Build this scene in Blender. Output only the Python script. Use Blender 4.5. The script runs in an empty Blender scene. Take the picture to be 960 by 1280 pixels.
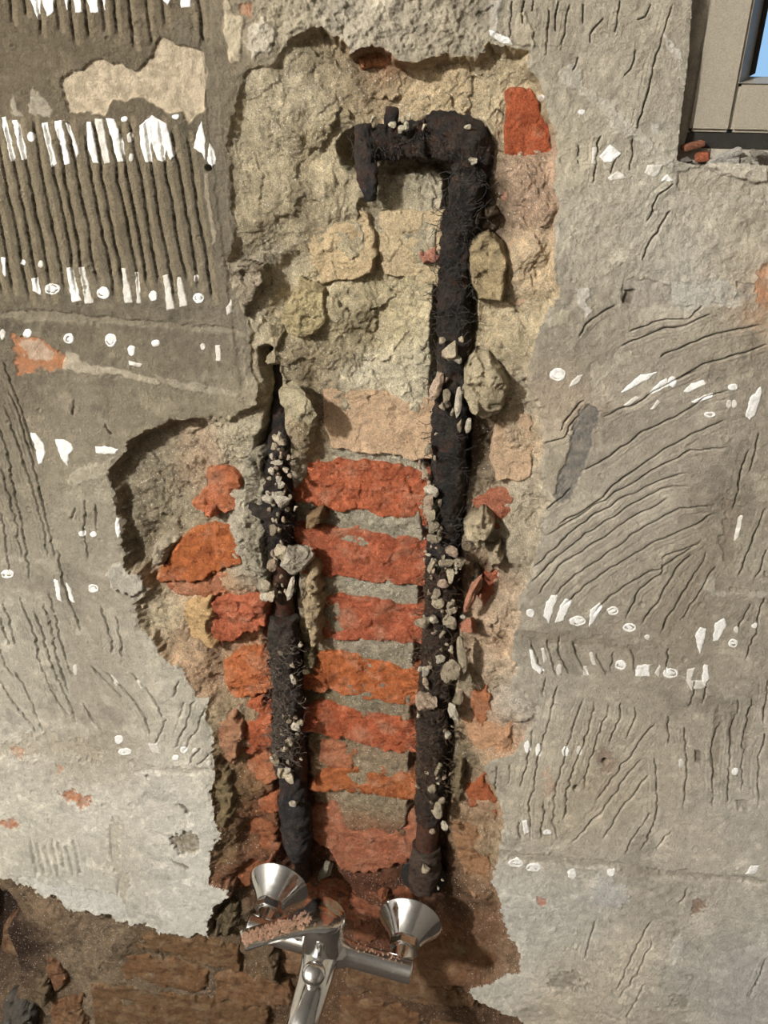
import bpy, bmesh, math, random
import numpy as np
from mathutils import Vector, Matrix

# ------------------------------------------------------------------ camera, world, light, exposure
F = 961.0                      # focal length in pixels of the 960x1280 frame
D = 0.66                       # distance of the lens from the wall plane (Y = 0), metres
PITCH, YAW, ROLL = 25.0, 8.5, 1.5
sc = bpy.context.scene
COL = sc.collection

def _rot(ax, a):
    c, s = math.cos(a), math.sin(a)
    return np.array([[1, 0, 0], [0, c, -s], [0, s, c]]) if ax == 'x' else np.array([[c, -s, 0], [s, c, 0], [0, 0, 1]])
RM = _rot('z', math.radians(YAW)) @ _rot('x', math.radians(90 - PITCH)) @ _rot('z', math.radians(ROLL))
CAM = np.array([0.0, -D, 0.0])

cd = bpy.data.cameras.new('camera')
cd.sensor_fit = 'VERTICAL'; cd.sensor_height = 32.0; cd.lens = F / 1280.0 * 32.0
cd.clip_start = 0.01
cam = bpy.data.objects.new('camera', cd); COL.objects.link(cam)
M4 = Matrix([list(RM[i]) + [CAM[i]] for i in range(3)] + [[0, 0, 0, 1]])
cam.matrix_world = M4
sc.camera = cam

wd = bpy.data.worlds.new('world'); sc.world = wd; wd.use_nodes = True
bg = wd.node_tree.nodes['Background']
bg.inputs[0].default_value = (0.38, 0.66, 1.0, 1); bg.inputs[1].default_value = 0.95

LAMP_POS = (-1.8, -2.1, 1.20)
LAMP_W = 350.0
sc.view_settings.view_transform = 'Standard'; sc.view_settings.look = 'None'
sc.view_settings.exposure = 0.22; sc.view_settings.gamma = 1.0
sc.view_settings.use_curve_mapping = False
sc.cycles.use_denoising = True
sc.cycles.max_bounces = 6; sc.cycles.diffuse_bounces = 3; sc.cycles.glossy_bounces = 4

ld = bpy.data.lights.new('ceiling_bulb_light', 'POINT')
ld.energy = LAMP_W; ld.shadow_soft_size = 0.07; ld.color = (1.0, 0.99, 0.975)
lo = bpy.data.objects.new('ceiling_bulb_light', ld); COL.objects.link(lo); lo.location = LAMP_POS

# ------------------------------------------------------------------ mapping helpers
def rays(px, py):
    px = np.asarray(px, float); py = np.asarray(py, float)
    v = np.stack([(px - 480) / F, (640 - py) / F, -np.ones_like(px)], -1)
    return v @ RM.T

def wall_xz(px, py, d=0.0):
    """point of the plane that lies d metres in front of the wall face (d<0: inside the wall)"""
    r = rays(px, py)
    t = (D - d) / r[..., 1]
    return CAM[0] + t * r[..., 0], CAM[2] + t * r[..., 2]

def P3(px, py, d=0.0):
    x, z = wall_xz(px, py, d)
    return Vector((float(x), -d, float(z)))

def on_level(px, py, z):
    r = rays(px, py); t = (z - CAM[2]) / r[2]
    return Vector(CAM + t * r)

def to_px(p):
    q = (np.asarray(p, float) - CAM) @ RM
    return 480 + F * q[..., 0] / -q[..., 2], 640 - F * q[..., 1] / -q[..., 2]

def sheet(poly, d=0.0):
    """outline seen at depth d (mm) -> sheet coordinates (the same wall spot, at depth 0)"""
    a = np.array(poly, float)
    x, z = wall_xz(a[:, 0], a[:, 1], d / 1000.0)
    u, v = to_px(np.stack([x, np.zeros_like(x), z], -1))
    return np.stack([u, v], -1)

def lin(c):
    c = np.asarray(c, float) / 255.0
    return np.where(c <= 0.04045, c / 12.92, ((c + 0.055) / 1.055) ** 2.4)

# ------------------------------------------------------------------ numpy noise
def _hash(ix, iy, iz, seed):
    h = (ix.astype(np.int64) * 374761393 + iy.astype(np.int64) * 668265263 + iz * 2147483647 * 0 + iz * 1274126177 + seed * 974634777) & 0xffffffff
    h = ((h ^ (h >> 13)) * 1274126177) & 0xffffffff
    h = ((h ^ (h >> 16)) * 2246822519) & 0xffffffff
    return ((h ^ (h >> 15)) & 0xffffff).astype(np.float64) / 0xffffff

_RS = np.random.RandomState(4)
_TAB = _RS.rand(8, 512, 512).astype(np.float32)
_GC = np.cos(_TAB * 2 * np.pi).astype(np.float32).reshape(8, -1); _GS = np.sin(_TAB * 2 * np.pi).astype(np.float32).reshape(8, -1); _TF = _TAB.reshape(8, -1)
def n2(x, y, seed=0):
    x0 = np.floor(x); y0 = np.floor(y)
    fx = (x - x0).astype(np.float32); fy = (y - y0).astype(np.float32)
    ix = x0.astype(np.int32) + seed * 131; iy = y0.astype(np.int32) + seed * 71
    C_, S_2 = _GC[seed % 8], _GS[seed % 8]
    X0 = (ix & 511) * 512; X1 = ((ix + 1) & 511) * 512; Y0 = iy & 511; Y1 = (iy + 1) & 511
    def g(k, dx, dy): return C_.take(k) * (fx - dx) + S_2.take(k) * (fy - dy)
    sx = fx * fx * fx * (fx * (fx * 6 - 15) + 10); sy = fy * fy * fy * (fy * (fy * 6 - 15) + 10)
    a = g(X0 + Y0, 0, 0); b = g(X1 + Y0, 1, 0); c = g(X0 + Y1, 0, 1); d = g(X1 + Y1, 1, 1)
    return 1.4 * ((a + (b - a) * sx) * (1 - sy) + (c + (d - c) * sx) * sy)

def fbm(x, y, scale, seed=0, octv=4, gain=0.5, ridged=False):
    out = 0; amp = 1.0; f = 1.0 / scale
    for o in range(octv):
        n = n2(x * f + 17.3 * o, y * f - 9.1 * o, seed + o * 7)
        if ridged: n = 1 - 2 * np.abs(n)
        out = out + amp * n; amp *= gain; f *= 2.03
    return out

def n3(p, seed=0):
    f0 = np.floor(p); fr = p - f0; i = f0.astype(np.int64)
    s = fr * fr * (3 - 2 * fr)
    out = 0
    for dx in (0, 1):
        for dy in (0, 1):
            for dz in (0, 1):
                w = (s[:, 0] if dx else 1 - s[:, 0]) * (s[:, 1] if dy else 1 - s[:, 1]) * (s[:, 2] if dz else 1 - s[:, 2])
                out = out + w * _hash(i[:, 0] + dx, i[:, 1] + dy, i[:, 2] + dz, seed)
    return out * 2 - 1

def fbm3(p, scale, seed=0, octv=3, gain=0.5):
    out = 0; a = 1.0; f = 1.0 / scale
    for o in range(octv):
        out = out + a * n3(p * f + 11.7 * o, seed + 5 * o); a *= gain; f *= 2.1
    return out

def facets(x, y, scale, seed=0, tilt=1.0):
    """broken, chipped facets: nearest of jittered cells, every cell a tilted plane"""
    gx = (x / scale).astype(np.float32); gy = (y / scale).astype(np.float32)
    ix = np.floor(gx).astype(np.int32); iy = np.floor(gy).astype(np.int32)
    best = np.full(x.shape, 1e9, np.float32); val = np.zeros(x.shape, np.float32)
    so = seed * 57
    for dx in (-1, 0, 1):
        for dy in (-1, 0, 1):
            cx = ix + dx; cy = iy + dy
            k = ((cx + so) & 511) * 512 + ((cy + so) & 511)
            ddx = gx - cx - _TF[0].take(k); ddy = gy - cy - _TF[1].take(k)
            d = ddx * ddx + ddy * ddy
            v = (_TF[2].take(k) - .5) + 2 * tilt * (ddx * (_TF[3].take(k) - .5) + ddy * (_TF[4].take(k) - .5))
            m = d < best
            best = np.where(m, d, best); val = np.where(m, v, val)
    return val

def sstep(a, b, x):
    t = np.clip((x - a) / (b - a), 0, 1); return t * t * (3 - 2 * t)

def sdf_poly(U, V, poly):
    """signed distance, negative inside"""
    d2 = np.full(U.shape, 1e12); inside = np.zeros(U.shape, bool)
    n = len(poly)
    for i in range(n):
        ax, ay = poly[i]; bx, by = poly[(i + 1) % n]
        ex, ey = bx - ax, by - ay
        L = ex * ex + ey * ey + 1e-12
        t = np.clip(((U - ax) * ex + (V - ay) * ey) / L, 0, 1)
        d2 = np.minimum(d2, (U - ax - t * ex) ** 2 + (V - ay - t * ey) ** 2)
        if ay != by:
            c = (ay > V) != (by > V)
            inside ^= c & (U < ex * (V - ay) / (by - ay) + ax)
    d = np.sqrt(d2)
    return np.where(inside, -d, d)

def dist_line(U, V, pts):
    d2 = np.full(U.shape, 1e12); tt = np.zeros(U.shape); n = len(pts) - 1
    for i in range(n):
        ax, ay = pts[i]; bx, by = pts[i + 1]
        ex, ey = bx - ax, by - ay
        t = np.clip(((U - ax) * ex + (V - ay) * ey) / (ex * ex + ey * ey + 1e-12), 0, 1)
        q = (U - ax - t * ex) ** 2 + (V - ay - t * ey) ** 2
        m = q < d2
        d2 = np.where(m, q, d2); tt = np.where(m, (i + t) / n, tt)
    return np.sqrt(d2), tt

# ------------------------------------------------------------------ materials
MATS = {}
def nodes_of(name):
    m = bpy.data.materials.new(name); m.use_nodes = True
    nt = m.node_tree; b = nt.nodes['Principled BSDF']
    MATS[name] = m
    return m, nt, b
def nd(nt, t, **kw):
    n = nt.nodes.new(t)
    for k, v in kw.items(): setattr(n, k, v)
    return n
def noise(nt, scale, detail=4, rough=.6, dist=0.0):
    tc = nd(nt, 'ShaderNodeTexCoord'); geo = nd(nt, 'ShaderNodeNewGeometry')
    n = nd(nt, 'ShaderNodeTexNoise'); n.inputs['Scale'].default_value = scale
    n.inputs['Detail'].default_value = detail; n.inputs['Roughness'].default_value = rough
    n.inputs['Distortion'].default_value = dist
    nt.links.new(geo.outputs['Position'], n.inputs['Vector'])
    return n.outputs[0]
def ramp(nt, src, lo, hi, a=0.0, b=1.0):
    r = nd(nt, 'ShaderNodeMapRange'); r.inputs[1].default_value = lo; r.inputs[2].default_value = hi
    r.inputs[3].default_value = a; r.inputs[4].default_value = b
    nt.links.new(src, r.inputs[0]); return r.outputs[0]
def mix(nt, fac, a, b, mode='MIX'):
    m = nd(nt, 'ShaderNodeMix', data_type='RGBA', blend_type=mode)
    for s, v in ((0, fac), (6, a), (7, b)):
        if isinstance(v, bpy.types.NodeSocket): nt.links.new(v, m.inputs[s])
        elif s == 0: m.inputs[0].default_value = v
        else: m.inputs[s].default_value = tuple(v) + ((1,) if len(v) == 3 else ())
    return m.outputs[2]
def bump(nt, b, srcs):
    prev = None
    for src, dist, st in srcs:
        bn = nd(nt, 'ShaderNodeBump'); bn.inputs['Distance'].default_value = dist; bn.inputs['Strength'].default_value = st
        nt.links.new(src, bn.inputs['Height'])
        if prev: nt.links.new(prev, bn.inputs['Normal'])
        prev = bn.outputs[0]
    nt.links.new(prev, b.inputs['Normal'])

def earthy(name, base_from, var=(0.80, 1.14), mottle=None, speck=None, fine=900, bumps=((260, .0006, .5), (900, .0004, .5)), rough=.93, spec=.15, grain=(.84, 1.16)):
    """base colour (vertex colour, object colour or constant) broken up by noise"""
    m, nt, b = nodes_of(name)
    if base_from == 'attr':
        a = nd(nt, 'ShaderNodeAttribute', attribute_name='Col'); base = a.outputs['Color']
    elif base_from == 'object':
        a = nd(nt, 'ShaderNodeObjectInfo'); base = a.outputs['Color']
    else:
        r = nd(nt, 'ShaderNodeRGB'); r.outputs[0].default_value = tuple(base_from) + (1,); base = r.outputs[0]
    if mottle:
        for sc_, lo_, hi_, col in mottle:
            base = mix(nt, ramp(nt, noise(nt, sc_, 5, .62, .4), lo_, hi_, 0, col[3] if len(col) > 3 else 1), base, col[:3])
    v = ramp(nt, noise(nt, fine * .12, 6, .7), .36, .64, var[0], var[1])
    base = mix(nt, 1.0, base, v, 'MULTIPLY')
    v2 = ramp(nt, noise(nt, fine, 3, .7), .36, .64, grain[0], grain[1])
    base = mix(nt, 1.0, base, v2, 'MULTIPLY')
    if speck:
        vo = nd(nt, 'ShaderNodeTexVoronoi'); vo.inputs['Scale'].default_value = speck[0]
        geo = nd(nt, 'ShaderNodeNewGeometry'); nt.links.new(geo.outputs['Position'], vo.inputs['Vector'])
        base = mix(nt, ramp(nt, vo.outputs['Distance'], speck[1], speck[1] * .6, 0, 1), base, speck[2])
    nt.links.new(base, b.inputs['Base Color'])
    b.inputs['Roughness'].default_value = rough
    b.inputs['Specular IOR Level'].default_value = spec
    bump(nt, b, [(noise(nt, s, 5, .65), d * 2.6, st) for s, d, st in bumps])
    return m

earthy('plaster', 'attr', (.88, 1.12), bumps=((140, .0014, .55), (420, .0010, .6), (1100, .0005, .6)), grain=(.86, 1.14))
earthy('mortar', 'attr', (.70, 1.26), speck=(270, .17, (.84, .81, .74)), bumps=((200, .0022, .8), (600, .0013, .8), (1300, .0006, .8)), grain=(.70, 1.28))
earthy('brick', 'object', (.74, 1.18), mottle=[(45, .50, .66, tuple(lin((204, 158, 128))) + (.5,)), (38, .50, .68, tuple(lin((140, 66, 40))) + (.45,)), (260, .60, .68, tuple(lin((92, 44, 28))) + (.6,))],
       bumps=((150, .0022, .75), (480, .0012, .75), (1200, .0005, .7)), fine=800, grain=(.78, 1.2), speck=(150, .07, tuple(lin((214, 190, 170)))))
earthy('tan_brick', 'object', (.82, 1.1), mottle=[(60, .58, .7, tuple(lin((205, 172, 140))) + (.4,)), (210, .63, .70, tuple(lin((96, 70, 48))) + (.7,))],
       bumps=((180, .0024, .8), (520, .0014, .8), (1200, .0005, .7)), grain=(.76, 1.2))
earthy('dusty_brick', 'object', (.80, 1.2), mottle=[(40, .48, .64, tuple(lin((128, 108, 84))) + (.6,)), (70, .54, .68, tuple(lin((84, 56, 38))) + (.5,))], bumps=((150, .0020, .7), (480, .0010, .7)), grain=(.84, 1.15))
earthy('stone', 'object', (.74, 1.22), bumps=((220, .0022, .8), (600, .0014, .8), (1300, .0006, .8)), grain=(.72, 1.26))
earthy('white_glaze', 'object', (.94, 1.03), bumps=((240, .0005, .4), (700, .0002, .3)), rough=.45, spec=.4)
earthy('room_paint', tuple(lin((182, 179, 173))), (.95, 1.04), bumps=((60, .001, .2),))
earthy('room_render', tuple(lin((112, 106, 98))), (.9, 1.05), bumps=((60, .001, .2),))
earthy('room_floor', tuple(lin((74, 68, 62))), (.8, 1.1), bumps=((60, .001, .2),))
earthy('pipe_lagging', 'object', (.45, 1.5), mottle=[(60, .44, .62, tuple(lin((96, 84, 70))) + (.55,)), (110, .48, .64, tuple(lin((78, 44, 26))) + (.7,)), (420, .60, .68, tuple(lin((140, 128, 108))) + (.5,))],
       bumps=((300, .004, .9), (800, .002, .95), (1800, .001, .9)), rough=.62, spec=.45, grain=(.6, 1.5))
earthy('fibre', 'object', (.7, 1.2), rough=.8, spec=.3, bumps=((600, .0002, .3),))
earthy('window_paint', tuple(lin((156, 147, 130))), (.96, 1.03), bumps=((200, .0003, .2),), rough=.45, spec=.4)
earthy('frame_reveal', tuple(lin((176, 168, 152))), (.8, 1.1), bumps=((200, .0006, .4),), rough=.7)  # one even pale tone for the outer frame and the reveal
earthy('black_seal', tuple(lin((50, 47, 43))), (.8, 1.2), bumps=((300, .0004, .4),), rough=.6)
m, nt, b = nodes_of('chrome')
b.inputs['Metallic'].default_value = 1
nt.links.new(mix(nt, ramp(nt, noise(nt, 260, 5, .7), .52, .75, 0, .4), (.78, .77, .75), (.42, .36, .30)), b.inputs['Base Color'])
nt.links.new(ramp(nt, noise(nt, 120, 5, .7), .40, .75, .06, .30), b.inputs['Roughness'])
m, nt, b = nodes_of('glass')
b.inputs['Transmission Weight'].default_value = 1; b.inputs['Roughness'].default_value = 0.02; b.inputs['IOR'].default_value = 1.05
m, nt, b = nodes_of('rust')
nt.links.new(mix(nt, ramp(nt, noise(nt, 200, 5, .7), .4, .65), tuple(lin((44, 36, 30))), tuple(lin((92, 52, 32)))), b.inputs['Base Color'])
b.inputs['Roughness'].default_value = .6; b.inputs['Metallic'].default_value = .3
bump(nt, b, [(noise(nt, 400, 5, .7), .001, .7)])

# ------------------------------------------------------------------ object helpers
def finish(o, parent=None, mat=None, color=None):
    COL.objects.link(o)
    if mat: o.data.materials.append(MATS[mat])
    if parent is not None: o.parent = parent
    if color is not None: o.color = tuple(lin(color)) + (1,)
    return o
def tag(o, label=None, cat=None, group=None, kind=None):
    if label: o['label'] = label
    if cat: o['category'] = cat
    if group: o['group'] = group
    if kind: o['kind'] = kind
    return o
def empty(name, loc=(0, 0, 0)):
    o = bpy.data.objects.new(name, None); COL.objects.link(o); o.location = loc; o.empty_display_size = .02
    return o
def raw_mesh(name, co, quads, col=None, smooth=True):
    me = bpy.data.meshes.new(name)
    nv = len(co); nf = len(quads)
    me.vertices.add(nv); me.vertices.foreach_set('co', np.ascontiguousarray(co, dtype=np.float32).ravel())
    k = quads.shape[1]
    me.loops.add(nf * k); me.loops.foreach_set('vertex_index', np.ascontiguousarray(quads, dtype=np.int32).ravel())
    me.polygons.add(nf); me.polygons.foreach_set('loop_start', np.arange(0, nf * k, k, dtype=np.int32))
    me.polygons.foreach_set('use_smooth', np.full(nf, smooth))
    if col is not None:
        at = me.color_attributes.new('Col', 'FLOAT_COLOR', 'POINT')
        rgba = np.ones((nv, 4), np.float32); rgba[:, :3] = col
        at.data.foreach_set('color', rgba.ravel())
    me.update(calc_edges=True); me.validate()
    return me
def grid_mesh(name, X, Y, Z, fm, col=None, skirt=None):
    """mesh of the grid cells where fm is true; skirt: Y the open border is carried back to"""
    H, Wd = X.shape
    idx = np.arange(H * Wd).reshape(H, Wd)
    q = np.stack([idx[:-1, :-1], idx[1:, :-1], idx[1:, 1:], idx[:-1, 1:]], -1)[fm]
    used = np.unique(q); remap = np.full(H * Wd, -1, np.int64); remap[used] = np.arange(len(used))
    q = remap[q]
    co = np.stack([X.ravel(), Y.ravel(), Z.ravel()], -1)[used]
    c = col.reshape(-1, 3)[used] if col is not None else None
    if skirt is not None:
        e = np.concatenate([q[:, [0, 1]], q[:, [1, 2]], q[:, [2, 3]], q[:, [3, 0]]])
        key = np.sort(e, 1); key = key[:, 0] * (len(used) + 1) + key[:, 1]
        _, inv, cnt = np.unique(key, return_inverse=True, return_counts=True)
        be = e[cnt[inv.ravel()] == 1]
        bv = np.unique(be); m2 = np.full(len(used), -1, np.int64); m2[bv] = len(used) + np.arange(len(bv))
        cb = co[bv].copy(); cb[:, 1] = skirt
        sq = np.stack([be[:, 1], be[:, 0], m2[be[:, 0]], m2[be[:, 1]]], -1)
        cen = co.mean(0); cen[1] = skirt
        co = np.concatenate([co, cb, cen[None]])
        back = np.stack([m2[be[:, 1]], m2[be[:, 0]], np.full(len(be), len(co) - 1), np.full(len(be), len(co) - 1)], -1)
        q = np.concatenate([q, sq])
        if c is not None: c = np.concatenate([c, c[bv], c[:1]])
        me = raw_mesh(name, co, q, c)
        bm = bmesh.new(); bm.from_mesh(me); bm.verts.ensure_lookup_table()
        ci = len(co) - 1
        for a0, a1, _, _ in back:
            try: bm.faces.new((bm.verts[int(a0)], bm.verts[int(a1)], bm.verts[ci]))
            except ValueError: pass
        bm.to_mesh(me); bm.free()
        return me
    return raw_mesh(name, co, q, c)

# ------------------------------------------------------------------ the wall: one relief, split into plaster skin and mortar bed
ST = 1.24
def axis(lo, hi, far_lo, far_hi):
    a = np.arange(lo, hi + ST, ST)
    l, s = [], 3.0; p = a[0]
    while p > far_lo: p -= s; s *= 1.32; l.append(p)
    r, s = [], 3.0; p = a[-1]
    while p < far_hi: p += s; s *= 1.32; r.append(p)
    return np.concatenate([l[::-1], a, r])
ua = axis(-30, 990, -900, 1700); va = axis(-30, 1310, -650, 1420)
U, V = np.meshgrid(ua, va)
GX, GZ = wall_xz(U, V, 0.0)
MX, MZ = GX * 1000.0, GZ * 1000.0          # millimetres on the wall

# ragged-edge warps (sheet pixels)
WU = fbm(MX, MZ, 30, 3, 4, .55); WV = fbm(MX, MZ, 30, 13, 4, .55)
WU2 = n2(MX / 5.0, MZ / 5.0, 23); WV2 = n2(MX / 5.0, MZ / 5.0, 29)

def window_of(poly, pad):
    p = np.asarray(poly)
    j0 = max(np.searchsorted(ua, p[:, 0].min() - pad) - 1, 0); j1 = np.searchsorted(ua, p[:, 0].max() + pad) + 1
    i0 = max(np.searchsorted(va, p[:, 1].min() - pad) - 1, 0); i1 = np.searchsorted(va, p[:, 1].max() + pad) + 1
    return slice(i0, i1), slice(j0, j1)
def idw(pts, su, sv, lam=16.0):
    """smooth blend of values given at spots; worked out on a coarse lattice, then interpolated"""
    cu = np.arange(-60, 1030, 6.0); cv = np.arange(-60, 1350, 6.0)
    A, B = np.meshgrid(cu, cv)
    num = 0; den = 0
    vec = np.ndim(pts[0][2]) > 0
    for p in pts:
        w = np.exp(-np.sqrt((A - p[0]) ** 2 + (B - p[1]) ** 2 + 16.0) / lam) + 1e-30
        num = num + (w[..., None] * np.asarray(p[2], float) if vec else w * p[2]); den = den + w
    g = num / (den[..., None] if vec else den)
    j = np.clip((su + 60) / 6.0, 0, len(cu) - 1.001); i = np.clip((sv + 60) / 6.0, 0, len(cv) - 1.001)
    j0 = j.astype(int); i0 = i.astype(int); fj = j - j0; fi = i - i0
    if vec: fj = fj[..., None]; fi = fi[..., None]
    return (g[i0, j0] * (1 - fj) + g[i0, j0 + 1] * fj) * (1 - fi) + (g[i0 + 1, j0] * (1 - fj) + g[i0 + 1, j0 + 1] * fj) * fi

# --- outline of everything that was hacked out (edge of the plaster skin)
CHASE = [(440,62),(470,58),(492,72),(520,80),(562,68),(592,76),(603,64),(607,50),(637,57),(670,64),(660,80),(670,100),(677,112),(684,135),
 (693,165),(695,222),(696,250),(692,300),(694,345),(700,360),(682,394),(669,420),(665,450),(663,482),(676,522),(680,560),(677,595),(683,630),
 (676,667),(661,707),(651,747),(646,797),(640,827),(636,856),(655,872),(674,880),(668,900),(640,945),(612,950),(607,962),(618,985),(628,1006),(625,1054),(615,1094),(625,1134),(635,1174),
 (652,1194),(650,1214),(630,1221),(585,1239),(604,1255),(645,1276),(690,1300),(760,1335),(1200,1420),(1200,1500),(-400,1500),(-400,1080),
 (0,1097),(12,1095),(22,1104),(41,1110),(66,1120),(84,1132),(103,1140),(134,1146),(156,1150),(187,1160),(212,1168),(259,1171),(262,1160),(267,1135),
 (284,1123),(272,1108),(262,1100),(266,1064),(275,1045),(269,1020),(264,989),(270,967),(269,945),(262,897),(261,872),(245,872),(232,842),
 (210,830),(192,807),(177,785),(170,755),(186,737),(176,716),(160,712),(158,690),(152,670),(147,640),(143,610),(140,590),(150,570),(165,553),
 (186,537),(215,527),(255,524),(300,517),(322,505),(318,480),(311,450),(313,420),(306,395),(298,372),(286,345),(283,325),(296,300),(295,280),
 (290,250),(285,215),(283,190),(283,170),(290,150),(293,130),(300,110),(312,87),(335,80),(345,68),(358,55),(378,46),(402,36),(424,44),(436,52)]
WINDOW = [(868,-40),(862,60),(851,150),(846,200),(872,206),(900,202),(960,206),(1240,225),(1240,-640),(912,-640)]
# depth (mm, negative = into the wall) of the hacked-out ground at spots in the photograph
DEPTH = [(310,150,-4),(320,110,-4),(310,200,-4),(345,200,-6),(330,250,-5),(360,120,-6),(400,150,-9),(405,220,-11),(430,100,-16),(318,340,-22),(340,300,-12),(300,285,-3),(300,350,1),(312,370,-4),
 (470,80,-20),(500,120,-24),(540,110,-24),(560,90,-20),(600,110,-17),(620,150,-15),(500,235,-26),(430,180,-16),(420,255,-16),
 (430,300,-20),(510,320,-22),(375,340,-26),(390,395,-10),(420,405,-16),(480,420,-22),(440,440,-20),(450,475,-19),(520,470,-20),(470,520,-26),
 (320,440,-6),(318,480,-6),(328,520,-10),(320,560,-8),(322,600,-10),(320,660,-9),(318,700,-12),(330,735,-14),
 (450,580,-25),(450,655,-25.5),(460,735,-25.5),(460,812,-25.5),(460,875,-25.5),(460,945,-26),(450,1000,-27),(450,1080,-38),(400,1000,-38),
 (386,640,-30),(388,700,-26),(390,770,-24),(392,820,-28),(390,900,-32),(395,960,-36),
 (215,565,-22),(170,600,-16),(165,650,-18),(200,620,-26),(230,610,-22),(210,660,-22),(270,650,-23),(230,735,-17),(215,775,-10),(245,760,-16),(245,840,-7),
 (260,880,-7),(280,850,-20),(300,810,-24),(320,830,-26),(295,925,-10),(283,900,-5),(320,950,-24),(290,980,-12),(320,1030,-30),(285,1040,-10),(275,1080,-8),(320,1090,-36),
 (660,250,-5),(655,330,-6),(650,400,-6),(645,450,-6),(650,500,-8),(650,560,-8),(655,620,-8),(650,680,-7),(635,740,-8),(630,800,-8),(620,850,-7),(625,920,-6),
 (612,260,-20),(606,320,-22),(608,400,-12),(612,440,-10),(606,550,-26),(612,600,-22),(604,660,-16),(600,730,-22),(592,800,-18),(590,860,-16),(585,930,-14),(575,960,-22),
 (585,1000,-18),(605,1010,-10),(612,1060,-8),(590,1060,-18),(570,1060,-34),(600,1110,-12),(575,1130,-32),(605,1160,-22),(640,1200,-8),(600,1200,-22),
 (450,1130,-44),(400,1110,-48),(540,1140,-46),(330,1130,-40),(300,1140,-20),(560,1200,-26),(470,1180,-36),(300,1200,-26),(200,1200,-24),(120,1180,-16),
 (60,1150,-12),(100,1250,-28),(30,1120,-16),(8,1150,-24),(8,1190,-24),(10,1225,-26),(40,1210,-24),(25,1250,-28),(45,1262,-30),(10,1275,-45),(250,1270,-28),(400,1260,-30),(520,1265,-30),(600,1275,-30)]
DEPTH = [(float(sheet([(a, b_)], c)[0][0]), float(sheet([(a, b_)], c)[0][1]), c) for a, b_, c in DEPTH]

# plaster colours at spots of the photograph
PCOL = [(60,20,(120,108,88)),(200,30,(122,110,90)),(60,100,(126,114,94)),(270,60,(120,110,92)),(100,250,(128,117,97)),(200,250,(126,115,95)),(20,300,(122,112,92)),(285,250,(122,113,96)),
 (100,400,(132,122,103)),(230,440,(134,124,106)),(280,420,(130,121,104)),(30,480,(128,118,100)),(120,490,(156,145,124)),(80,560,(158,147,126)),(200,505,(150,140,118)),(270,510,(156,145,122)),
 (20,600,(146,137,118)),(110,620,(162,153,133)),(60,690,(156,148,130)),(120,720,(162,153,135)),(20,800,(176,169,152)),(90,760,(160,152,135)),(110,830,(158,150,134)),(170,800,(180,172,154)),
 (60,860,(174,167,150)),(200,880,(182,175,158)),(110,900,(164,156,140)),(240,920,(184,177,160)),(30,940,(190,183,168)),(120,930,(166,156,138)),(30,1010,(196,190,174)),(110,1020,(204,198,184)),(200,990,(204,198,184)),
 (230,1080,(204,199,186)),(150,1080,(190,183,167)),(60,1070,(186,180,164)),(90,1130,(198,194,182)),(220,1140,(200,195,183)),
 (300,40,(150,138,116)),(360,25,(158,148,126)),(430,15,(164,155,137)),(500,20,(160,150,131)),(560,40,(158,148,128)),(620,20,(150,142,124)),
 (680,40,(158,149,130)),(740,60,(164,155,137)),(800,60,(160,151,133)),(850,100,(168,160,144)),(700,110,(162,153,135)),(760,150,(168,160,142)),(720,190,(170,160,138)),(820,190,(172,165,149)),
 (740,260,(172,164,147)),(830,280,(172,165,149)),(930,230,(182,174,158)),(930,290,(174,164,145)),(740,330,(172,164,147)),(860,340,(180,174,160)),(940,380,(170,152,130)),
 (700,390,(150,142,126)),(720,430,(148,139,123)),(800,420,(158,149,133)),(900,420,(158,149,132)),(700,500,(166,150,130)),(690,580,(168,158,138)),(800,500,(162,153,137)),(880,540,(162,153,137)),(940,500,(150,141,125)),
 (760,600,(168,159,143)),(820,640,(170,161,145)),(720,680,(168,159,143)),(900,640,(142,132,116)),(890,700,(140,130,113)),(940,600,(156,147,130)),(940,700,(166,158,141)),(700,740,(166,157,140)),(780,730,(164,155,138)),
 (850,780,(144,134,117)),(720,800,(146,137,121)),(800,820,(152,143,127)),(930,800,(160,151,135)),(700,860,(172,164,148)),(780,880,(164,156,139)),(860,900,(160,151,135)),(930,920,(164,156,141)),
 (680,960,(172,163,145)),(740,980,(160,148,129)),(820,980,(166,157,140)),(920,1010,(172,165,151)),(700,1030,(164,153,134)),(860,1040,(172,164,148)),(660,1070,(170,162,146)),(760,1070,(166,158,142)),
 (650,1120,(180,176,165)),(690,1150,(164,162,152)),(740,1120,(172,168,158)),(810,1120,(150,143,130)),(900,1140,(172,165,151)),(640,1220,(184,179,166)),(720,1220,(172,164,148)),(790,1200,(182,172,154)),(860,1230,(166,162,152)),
 (930,1200,(164,160,151)),(700,1260,(166,156,138)),(930,1270,(162,158,149)),(830,1270,(160,152,138))]
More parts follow.
